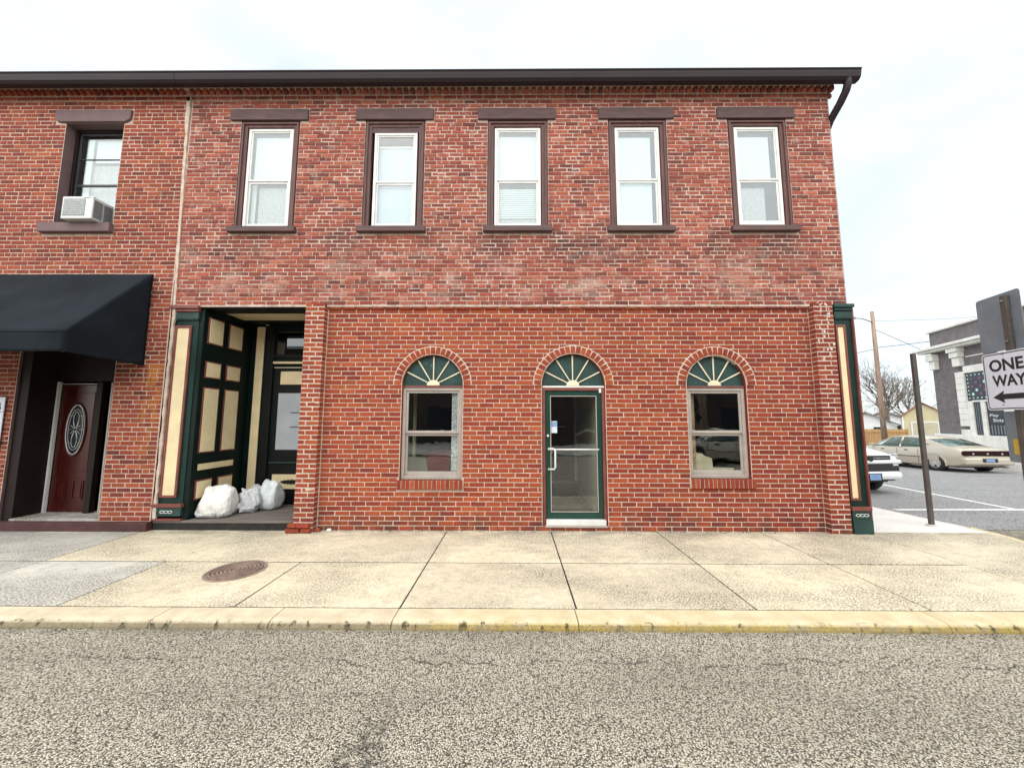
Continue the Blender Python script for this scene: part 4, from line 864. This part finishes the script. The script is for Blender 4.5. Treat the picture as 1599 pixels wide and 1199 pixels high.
def wheel(root,x,y,r,wd,nsp=5,trim='dk'):
    s_=1 if y>0 else -1
    q=MB(); P=[]; nn=22
    for k in range(nn+1):
        a=R(-12)+R(204)*k/nn; c,sn=math.cos(a),math.sin(a)
        for rr_,o_ in ((r*1.09,-.03),(r*1.09,.010),(r*1.20,.012),(r*1.24,-.03)): P.append((x+rr_*c,y+s_*o_,r*.93+rr_*sn))
    q.raw(P,[(4*k+m_,4*k+m_+1,4*k+m_+5,4*k+m_+4) for k in range(nn) for m_ in range(3)]).build('wheel_arch',trim,root)
    t=MB(); pr=[(0,r*.62),(0,r*.93),(.02,r*.99),(wd*.5,r),(wd-.02,r*.99),(wd,r*.93),(wd,r*.62)]
    n=28; v=[]
    for k in range(n):
        a=2*math.pi*k/n
        for o_,q in pr: v.append((x+q*math.cos(a),y-s_*o_,r+q*math.sin(a)))
    m=len(pr); f=[(k*m+i,k*m+i+1,((k+1)%n)*m+i+1,((k+1)%n)*m+i) for k in range(n) for i in range(m-1)]
    w_=t.raw(v,f).build('wheel','tyre',root,smooth=True)
    MB().tube([(x,y-s_*.03,r),(x,y-s_*(wd-.03),r)],r*.63,24).build('brake_disc','dk',w_)
    d=disc(0,0,r*.56,r*.65,0,.02,28); q=MB(); q.raw([(x+a,y-s_*(.03-c),r+b_) for a,b_,c in d.v],d.f)
    for k in range(nsp):
        a=2*math.pi*k/nsp+.3; c,s2=math.cos(a),math.sin(a); ww=r*.13
        P=[(-ww*s2+r*.1*c,ww*c+r*.1*s2),(ww*s2+r*.1*c,-ww*c+r*.1*s2),(ww*.8*s2+r*.6*c,-ww*.8*c+r*.6*s2),(-ww*.8*s2+r*.6*c,ww*.8*c+r*.6*s2)]
        q.raw([(x+a_,y-s_*.012,r+b_) for a_,b_ in P]+[(x+a_,y-s_*.04,r+b_) for a_,b_ in P],[(0,1,2,3),(3,2,1,0),(4,5,6,7),(0,1,5,4),(1,2,6,5),(2,3,7,6),(3,0,4,7)])
    q.tube([(x,y-s_*.005,r),(x,y-s_*.04,r)],r*.16,14)
    q.build('rim','rim',w_)
def sedan(name,label,loc,rz,paintm,group=None):
    root=empty(name,label,'car',loc,rz,group)
    st=[(-2.52,body_sec(.74,.36,.78,.02)),(-2.46,body_sec(.86,.30,.95,.02)),(-2.25,body_sec(.91,.24,1.01)),(-1.75,body_sec(.93,.2,1.02)),(-1.0,body_sec(.935,.19,.97)),(0,body_sec(.935,.19,.95)),(.9,body_sec(.93,.19,.94)),(1.2,body_sec(.925,.19,.93)),(1.9,body_sec(.90,.2,.86)),(2.25,body_sec(.85,.22,.78)),(2.45,body_sec(.74,.28,.68)),(2.52,body_sec(.6,.34,.6,.01))]
    bo_=loft(st).build('body',paintm,root); cut_arches(bo_,(-1.58,1.38),.345,.93); bo_.data.shade_smooth()
    md=bo_.modifiers.new('split','EDGE_SPLIT'); md.split_angle=R(32)
    def gs(wb,zb,wt,zt_): return [(wb,zb),(wb*.98,zb+(zt_-zb)*.4),(wt+.03,zt_-.06),(wt-.05,zt_-.01),(.02,zt_+.015)]
    gh=loft([(-1.95,gs(.74,.97,.66,1.03)),(-1.05,gs(.84,.95,.62,1.35)),(-.7,gs(.85,.95,.62,1.40)),(-.1,gs(.86,.94,.63,1.42)),(.3,gs(.86,.93,.62,1.38)),(1.22,gs(.80,.9,.72,.96))]).build('glasshouse','carglass',root,smooth=True)
    def rs(w_,z): return [(w_+.025,z-.07),(w_-.03,z+.0),(w_-.15,z+.018),(.02,z+.03)]
    loft([(-1.12,rs(.62,1.335)),(-.7,rs(.63,1.405)),(-.1,rs(.64,1.425)),(.34,rs(.62,1.385))]).build('roof',paintm,root,smooth=True)
    pl=MB()
    for s_ in (-1,1):
        pl.tube([(1.2,.80*s_,.93),(.3,.655*s_,1.36)],.03,6); pl.tube([(-.2,.875*s_,.93),(-.22,.68*s_,1.38)],.035,6)
        pl.raw([(-1.05,.67*s_,1.35),(-1.15,.865*s_,.97),(-2.0,.76*s_,1.0),(-1.28,.66*s_,1.27)],[(0,1,2,3),(3,2,1,0)])
    pl.build('pillar',paintm,root)
    MB().box(-1.9,-.9,-.55,-.54,.9,.95).build('parcel_shelf','dk',root); MB().box(-.9,.9,-.7,.7,.5,.93).build('cabin','dark',root)
    for s_ in (-1,1):
        MB().box(-1.05,1.02,.93*s_-.012,.93*s_+.012,.53,.56).build('side_moulding','dk',root,.003)
        MB().box(1.0,1.14,.88*s_-.06 if s_<0 else .88,.88 if s_<0 and 0 else (.88*s_ if s_<0 else .98),.95,1.05).build('mirror',paintm,root,.02)
        for x in (-.45,.6): MB().box(x-.1,x+.03,.925*s_-.012,.925*s_+.014,.80,.83).build('door_handle','dk',root,.004)
        for x in (-.98,-.1,1.0): MB().box(x-.004,x+.004,.934*s_-.003,.934*s_+.004,.26,.88).build('door_gap','dk',root)
        tl=MB(); P=rr(-.84,.84,.67,.88,.09); n=len(P); tl.raw([(-2.525-.0*abs(y),y,z) for y,z in P]+[(-2.40,y,z) for y,z in P],[tuple(range(n-1,-1,-1))]+[(i,(i+1)%n,n+(i+1)%n,n+i) for i in range(n)]); t_=tl.build('tail_light_band','lamp_red',root,.01)
    for y in (-.5,0,.5): MB().tube([(-2.527,y,.765),(-2.535,y,.765)],.035,10).build('reverse_lamp','lampw',t_)
    MB().box(-2.58,-2.38,-.86,.86,.34,.60).build('rear_bumper',paintm,root,.05); MB().box(-2.587,-2.578,-.26,.26,.44,.585).build('plate_recess','dk',root); MB().box(-2.592,-2.588,-.15,.15,.455,.57).build('licence_plate','plate',root)
    MB().tube([(-2.3,-.55,.27),(-2.6,-.56,.25)],.03,8).build('exhaust','steel',root)
    MB().box(2.36,2.56,-.78,.78,.3,.52).build('front_bumper',paintm,root,.05)
    for s_ in (-1,1): MB().box(2.3,2.49,.45 if s_>0 else -.78,.78 if s_>0 else -.45,.56,.70).build('headlight','lampw',root,.02)
    for x in (-1.58,1.38):
        for y in (-.93,.93): wheel(root,x,y,.345,.21,5,paintm)
    MB().box(-2.2,2.2,-.7,.7,.2,.3).build('underbody','dk',root)
    return root
CG='cars parked along the streets'
sd1=sedan('parked_sedan','champagne four door sedan seen from behind, parked by the bank',(17.70,10.78,zt(0,10.78)-.0),math.pi/2-R(3),'carpaint',CG); sd1.scale=(1,1,.95); sd1.rotation_euler=(0,R(1.2),math.pi/2-R(3))
def suv():
    root=empty('parked_suv','white sport utility vehicle with its front end past the building corner','car',(8.45,6.03,zt(0,6.03)),math.atan2(-.99,.139),CG)
    st=[(-2.3,body_sec(.85,.45,1.1)),(-2.2,body_sec(.93,.4,1.15)),(-1,body_sec(.95,.36,1.15)),(.5,body_sec(.95,.36,1.14)),(1.0,body_sec(.95,.38,1.13)),(1.7,body_sec(.945,.4,1.08,.06)),(2.1,body_sec(.92,.42,1.0,.06)),(2.3,body_sec(.88,.40,.97,.05)),(2.40,body_sec(.84,.44,.93,.03))]
    b=loft(st).build('body','carwhite',root); cut_arches(b,(-1.4,1.6),.39,.95); b.data.shade_smooth(); md=b.modifiers.new('split','EDGE_SPLIT'); md.split_angle=R(32)
    gs=lambda wb,zb,wt,z:[(wb,zb),(wb*.98,zb+(z-zb)*.4),(wt+.03,z-.07),(wt-.05,z-.01),(.02,z+.02)]
    loft([(-2.2,gs(.86,1.1,.7,1.66)),(-1.8,gs(.87,1.1,.72,1.74)),(0,gs(.87,1.1,.72,1.78)),(.35,gs(.87,1.1,.70,1.72)),(1.15,gs(.82,1.08,.74,1.12))]).build('glasshouse','bigwin',root,smooth=True)
    rs=lambda w_,z:[(w_+.025,z-.06),(w_-.03,z+.0),(w_-.15,z+.018),(.02,z+.03)]
    loft([(-2.2,rs(.71,1.68)),(-1.8,rs(.73,1.755)),(0,rs(.73,1.79)),(.38,rs(.70,1.73))]).build('roof','carwhite',root,smooth=True)
    MB().box(2.20,2.45,-.90,.90,.745,.835).build('front_bumper','carwhite',root,.04)
    MB().box(2.15,2.50,-.84,.84,.39,.575).build('lower_bumper','carwhite',root,.07)
    MB().box(2.1,2.36,-.78,.78,.35,.40).build('skid_plate','dk',root,.02)
    MB().box(2.15,2.425,-.66,.66,.56,.76).build('lower_grille','dk',root,.01)
    g=MB().box(2.15,2.41,-.62,.62,.83,.935).build('grille','dk',root,.01); MB().box(2.41,2.42,-.6,.6,.875,.888).build('grille_bar','lampw',g,.003)
    MB().tube([(2.41,0,.87),(2.45,0,.87)],.07,14).build('grille_emblem','dk',g)
    MB().box(2.495,2.51,-.20,.20,.375,.545).build('plate_frame','dk',root,.004); MB().box(2.511,2.516,-.155,.155,.395,.53).build('licence_plate','plate',root)
    for s_ in (-1,1):
        y0,y1=(.60,.87) if s_>0 else (-.87,-.60)
        hl_=MB().box(1.95,2.36,y0+.05*s_,y1+.05*s_,.83,.98).build('headlight','lampw',root,.03); MB().tube([(2.35,(y0+y1)/2,.90),(2.375,(y0+y1)/2,.90)],.05,12).build('lens','dk',hl_)
        MB().box(2.15,2.42,.63*s_-.0 if s_>0 else -.84,.84 if s_>0 else -.63,.50,.70).build('fog_light_recess','dk',root,.02)
        for x in (-1.4,1.6): wheel(root,x,.955*s_,.39,.26,5,'carwhite')
        MB().tube([(1.2,.81*s_,1.1),(.36,.74*s_,1.72)],.04,6).build('pillar','carwhite',root)
        MB().box(.95,1.1,.95*s_ if s_>0 else -1.15,1.15 if s_>0 else -.95,1.12,1.27).build('mirror','carwhite',root,.03)
    MB().box(-2,2.2,-.75,.75,.3,.42).build('underbody','dk',root)
    root.scale=(1,1,1.07)
suv()
# ================================================================== BANK ACROSS THE CROSS STREET
bk_=empty('bank_building','small dark brick bank with white stone pilasters and a stained glass window','building',(25.1,16.4,-.45),ang)
z0_=.45
def zz(z): return z+z0_
MB().box(0,9,.10,14,0,zz(6.93)).build('brick_wall','bankbrick',bk_)
MB().box(-.08,9.1,-.02,14.1,zz(6.932),zz(7.07)).build('coping','stone',bk_,.02)
MB().box(-.5,9.4,-.5,.099,zz(5.83),zz(5.99)).box(-.35,9.3,-.36,.099,zz(5.70),zz(5.828)).build('stone_cornice','stone',bk_,.03)
MB().box(-.12,9.1,-.1,.099,0,zz(.93)).build('plinth','stone',bk_,.01)
def bpil(s0,s1,zb):
    p=None
    z=zb; k=0
    p=MB().box(s0,s1,-.06,.099,zb,zb+.28).build('pilaster','stone',bk_,.012)
    while z<4.35:
        z1=min(z+.33,4.63); MB().box(s0,s1,-.06+.003*(k%2),.099,zz(z)+.004,zz(z1)-.004).build('stone_block','stone',p,.010); z=z1;k+=1
        if z>=4.62: break
    MB().box(s0-.08,s1+.08,-.30,.099,zz(5.45),zz(5.69)).box(s0-.02,s1+.02,-.22,.099,zz(5.15),zz(5.445)).box(s0+.03,s1-.03,-.15,.099,zz(4.66),zz(5.145)).build('capital','stone',p,.03)
bpil(1.70,2.22,zz(.93))
MB().box(.13,.52,-.15,.099,zz(4.68),zz(5.2)).box(.05,.55,-.25,.099,zz(5.2),zz(5.6)).build('corner_capital','stone',bk_,.03)
bpil(4.35,4.87,zz(.93)); bpil(6.9,7.4,zz(.93))
MB().box(2.225,4.345,-.05,.099,zz(4.24),zz(4.62)).build('lintel','stone',bk_,.01)
dn=MB()
for k in range(16): dn.box(2.35+.12*k,2.42+.12*k,.05,.099,zz(5.10),zz(5.17))
dn.build('dentil_row','stone',bk_)
MB().box(2.225,2.52,-.03,.099,zz(.93),zz(2.72)).box(2.52,4.34,-.03,.099,zz(2.66),zz(2.75)).box(2.98,3.22,-.03,.099,zz(.93),zz(2.655)).box(4.18,4.345,-.03,.099,zz(.93),zz(2.655)).build('window_surround','stone',bk_,.01)
sgw=MB().box(2.23,4.34,.03,.095,zz(2.76),zz(4.23)).build('stained_glass_window','bigwin',bk_)
rd=random.Random(2)
for i in range(9):
    for j in range(7):
        x=2.34+i*.235; z=2.88+j*.205; e=(i in(0,8) or j in(0,6))
        if e or (i+j)%2==0:
            s_=.035 if e else .065
            MB().box(x-s_,x+s_,.02,.029,zz(z)-s_,zz(z)+s_).build('glass_square','mint' if e or (i*j)%3==1 else 'purple',sgw)
MB().box(2.53,2.97,.03,.09,zz(.95),zz(2.65)).build('window','bigwin',bk_)
dw=MB().box(3.23,4.17,.03,.09,zz(.95),zz(2.65)).build('window','bigwin',bk_,label='dark window lettered Play Slots')
text_on('lettering','Play','signwhite',dw,3.36,3.82,zz(1.84),zz(2.02),.02,.01); text_on('lettering','Slots','signwhite',dw,3.5,4.03,zz(1.62),zz(1.79),.02,.01)
for k in range(5): MB().box(3.36+k*.16,3.42+k*.16,.02,.029,zz(1.0),zz(1.45)).build('window_stripe','signback',dw)
for k in range(3): MB().box(2.62+k*.12,2.65+k*.12,.02,.029,zz(.98),zz(2.6)).build('curtain_fold','signback',bk_)
# ================================================================== SHED, HOUSE, FENCE, POLE, TREES
sh=empty('garage_shed','pale yellow gabled shed with a tan door behind the sedan','shed',(40.9,33.4,-1.0),-R(45))
MB().ext([(0,0),(3.1,0),(3.1,3.35),(1.5,4.5),(0,3.25)],0,5).build('wall','shed',sh)
for s_ in (-1,1):
    a=(-.2,3.1) if s_<0 else (3.3,3.2); c=(1.5,4.56)
    MB().raw([(a[0],-.25,a[1]),(c[0],-.25,c[1]),(c[0],5.2,c[1]),(a[0],5.2,a[1]),(a[0],-.25,a[1]+.07),(c[0],-.25,c[1]+.07),(c[0],5.2,c[1]+.07),(a[0],5.2,a[1]+.07)],[(4,5,6,7),(7,6,5,4),(0,1,5,4),(3,2,1,0),(0,3,7,4)]).build('roof','roofred',sh)
dd=MB().box(.7,2.45,-.04,-.001,0,2.5).build('garage_door','sheddoor',sh); MB().frame(.6,2.55,0,2.62,.1,-.06,-.041,tb=.001).build('door_trim','siding',dd)
for k in range(1,4): MB().box(.7,2.45,-.045,-.041,k*.6,k*.6+.02).build('door_groove','shed',dd)
MB().box(-.02,.1,-.03,-.001,0,3.15).box(3.0,3.12,-.03,-.001,0,3.25).build('corner_trim','siding',sh)
def house(name,label,loc,rz,w_,d_,h_,rh,wm,rm):
    r_=empty(name,label,'house',loc,rz); MB().ext([(0,0),(w_,0),(w_,h_),(w_/2,h_+rh),(0,h_)],0,d_).build('wall',wm,r_)
    rf=MB()
    for sx in (0,1):
        a=(-.4,h_-.12) if sx==0 else (w_+.4,h_-.12); c=(w_/2,h_+rh+.04)
        rf.raw([(a[0],-.4,a[1]),(c[0],-.4,c[1]),(c[0],d_+.4,c[1]),(a[0],d_+.4,a[1]),(a[0],-.4,a[1]+.15),(c[0],-.4,c[1]+.15),(c[0],d_+.4,c[1]+.15),(a[0],d_+.4,a[1]+.15)],[(4,5,6,7),(7,6,5,4),(0,1,5,4),(3,2,1,0),(0,3,7,4)])
    rf.build('roof',rm,r_)
    for x in (w_*.25,w_*.7): wq=MB().frame(x-.5,x+.5,h_*.35,h_*.35+1.3,.08,-.05,-.001).build('window_frame','siding',r_); MB().box(x-.42,x+.42,-.03,-.002,h_*.35+.08,h_*.35+1.22).build('pane','bigwin',wq)
house('white_house','white gabled house low behind the wooden fence',(40.9,41.2,-1.0),-R(45),5.2,9,2.2,1.45,'siding','roofgrey')
house('grey_roof_house','low grey-roofed house partly hidden behind the shed',(52,52,-1.0),-R(45),8,9,2.4,1.6,'siding','roofgrey')
fe=empty('wooden_fence','new cedar privacy fence with posts and rails behind the utility pole','fence',(29.0,27.4,-.74))
fb=MB(); k=0; x=0
while x<6.0: fb.box(x,x+.14,.0+.01*(k%2),.02+.01*(k%2),.05,1.72-.02*(k%3)); x+=.155; k+=1
fb.build('fence_boards','fence',fe,kind='stuff')
for z in (.35,1.45): MB().box(0,6.0,-.05,-.001,z,z+.09).build('rail','fence',fe)
for x in (0,2.0,4.0,5.9): MB().box(x,x+.1,-.07,-.051,0,1.78).build('post','fence',fe)
MB().raw([(0,-.9,.62),(5.9,-.9,1.05),(5.9,-.9,1.14),(0,-.9,.71),(0,-.85,.62),(5.9,-.85,1.05),(5.9,-.85,1.14),(0,-.85,.71)],[(0,1,2,3),(3,2,6,7),(0,4,5,1),(7,6,5,4)]).build('sloping_rail','fence',fe)
up=empty('utility_pole','tall weathered wooden utility pole with a street lamp arm','utility pole',(29.9,24.4,-.72))
MB().tube([(0,0,0),(0,0,4),(.0,0,8),(-.0,0,11.5)],[.19,.17,.145,.12],12).build('pole','barkpole',up,smooth=True)
MB().tube([(-.1,0,10.6),(-.9,-.1,10.85),(-1.75,-.2,10.9)],.04,6).build('lamp_arm','steel',up,smooth=True)
MB().tube([(-1.6,-.2,10.88),(-1.9,-.22,10.9),(-2.2,-.24,10.86)],[.07,.13,.08],10).build('lamp_head','steel',up,smooth=True)
MB().box(-.16,-.1,-.2,-.1,2.0,2.6).build('meter_box','steel',up)
def wire(p,q,sag,label,n=16,r=.022):
    P=[(p[0]+(q[0]-p[0])*t,p[1]+(q[1]-p[1])*t,p[2]+(q[2]-p[2])*t-4*sag*t*(1-t)) for t in [i/n for i in range(n+1)]]
    tag(MB().tube(P,r,5).build('overhead_wire','dk',smooth=True),label,'wire','overhead wires on the utility pole')
wire((29.9,24.3,7.7),(44,6,9.5),.5,'overhead wire running from the pole over the bank roof'); wire((29.9,24.4,7.6),(14,32,6.0),.5,'overhead wire running left from the pole behind the brick building')
wire((29.9,24.4,9.3),(38.5,22,3.5),.0,'diagonal guy wire dropping right from the pole',r=.02); wire((29.9,24.4,10.0),(60,30,14),.6,'highest thin wire heading right from the pole top',r=.015)
def bare_tree(label,loc,h_,seed,spread=.55,depth=7,group='bare winter trees'):
    rd=random.Random(seed); root=empty('bare_tree',label,'tree',loc,0,group); tr=MB(); br=MB(); cnt=[0]
    def grow(p,d,l,r,lev):
        cnt[0]+=1
        if cnt[0]>5200: return
        pts=[p]; q=p.copy(); dd=d.copy()
        for i in range(3):
            dd=(dd+Vector((rd.gauss(0,.11),rd.gauss(0,.11),.05))).normalized(); q=q+dd*l/3; pts.append(q.copy())
        (tr if lev==0 else br).tube(pts,[max(.012,r*(1-.13*i)) for i in range(4)],7 if lev<2 else (4 if lev<4 else 3),caps=False)
        if lev>=depth: return
        for k in range(3 if lev<4 else 2):
            a=rd.uniform(0,2*math.pi); t=rd.choice((1,1,2/3)); o_=pts[3] if t==1 else pts[2]
            sd_=dd.orthogonal().normalized(); sd_.rotate(Matrix.Rotation(a,3,dd)); nd=(dd+sd_*rd.uniform(spread*.6,spread*1.4)).normalized()
            grow(o_,nd,l*rd.uniform(.66,.92),r*.62,lev+1)
    grow(Vector((0,0,0)),Vector((0,0,1)),h_*.24,h_*.022,0)
    tr.build('trunk','bark',root); br.build('crown','bark',root)
    return root
bare_tree('large bare tree spreading behind the utility pole',(46.2,39.4,-1),11.5,3)
bare_tree('bare tree rising behind the wooden fence near the building corner',(42.5,44,-1),9,8)
bare_tree('bare tree just right of the bare grey post, behind the shed',(52,42,-1),9,12)
bare_tree('distant bare tree behind the white house',(47,55,-1),10,21,.6)
# distant thicket
th=MB(); rd=random.Random(9)
for i in range(900):
    x=rd.uniform(35,75); y=60+rd.uniform(-3,3)-(x-35)*.1; h_=rd.uniform(2.,4.8); p=Vector((x,y,-1.2)); 
    th.tube([p,p+Vector((rd.gauss(0,.3),0,h_*.5)),p+Vector((rd.gauss(0,.9),rd.gauss(0,.4),h_))],[.07,.05,.02],3,False)
tag(th.build('distant_thicket','bark',kind='stuff'),'grey thicket of distant bare scrub on the horizon','thicket')
# ================================================================== ACROSS THE STREET (seen mirrored in the panes)
op=empty('added_dark_building','plain dark brown building added across the street to darken the pane reflections','building',(-16,-22,-.08))
MB().box(-8,52,-10,0,0,7.6).build('wall','reflwall',op);  # unseen block, added tall and dark so the panes reflect dark
for k in range(12): wq=MB().box(2+k*3.7,4+k*3.7,0,.03,1,2.8).build('window','bigwin',op); MB().box(1.9+k*3.7,4.1+k*3.7,.0,.08,.9,.998).build('sill','stone',wq)
MB().box(-8.2,52.2,-10.2,.2,7.602,7.8).build('coping','stone',op)
MB().box(-40,40,-60,-11.6,-.3,.0).build('opposite_sidewalk','walk_old',kind='structure')
sd2=copy_tree(sd1); sd2['label']='sedan parked across the street, mirrored in the right arched window'; sd2.location=(8.6,-9.6,-.062); sd2.rotation_euler=(0,0,math.pi+.05)
for j,(x,y,s_) in enumerate(((8,-17,31),(13,-20,33),(18,-18,35))):
    bare_tree(['bare tree across the street nearest the mirrored sedan','middle bare tree across the street by the dark building','farthest bare tree across the street past the dark building'][j],(x,y,0),8.5,s_,.6,5)
o=tag(MB().tube([(9.2,-12.2,0),(9.2,-12.2,9)],.16,10).build('trunk_pole','barkpole',smooth=True),'brown pole added for the tree trunk mirrored in the right arched window','utility pole')
o.name='added_trunk_pole'  # plain pole added in place of the tree trunk reflected in the pane
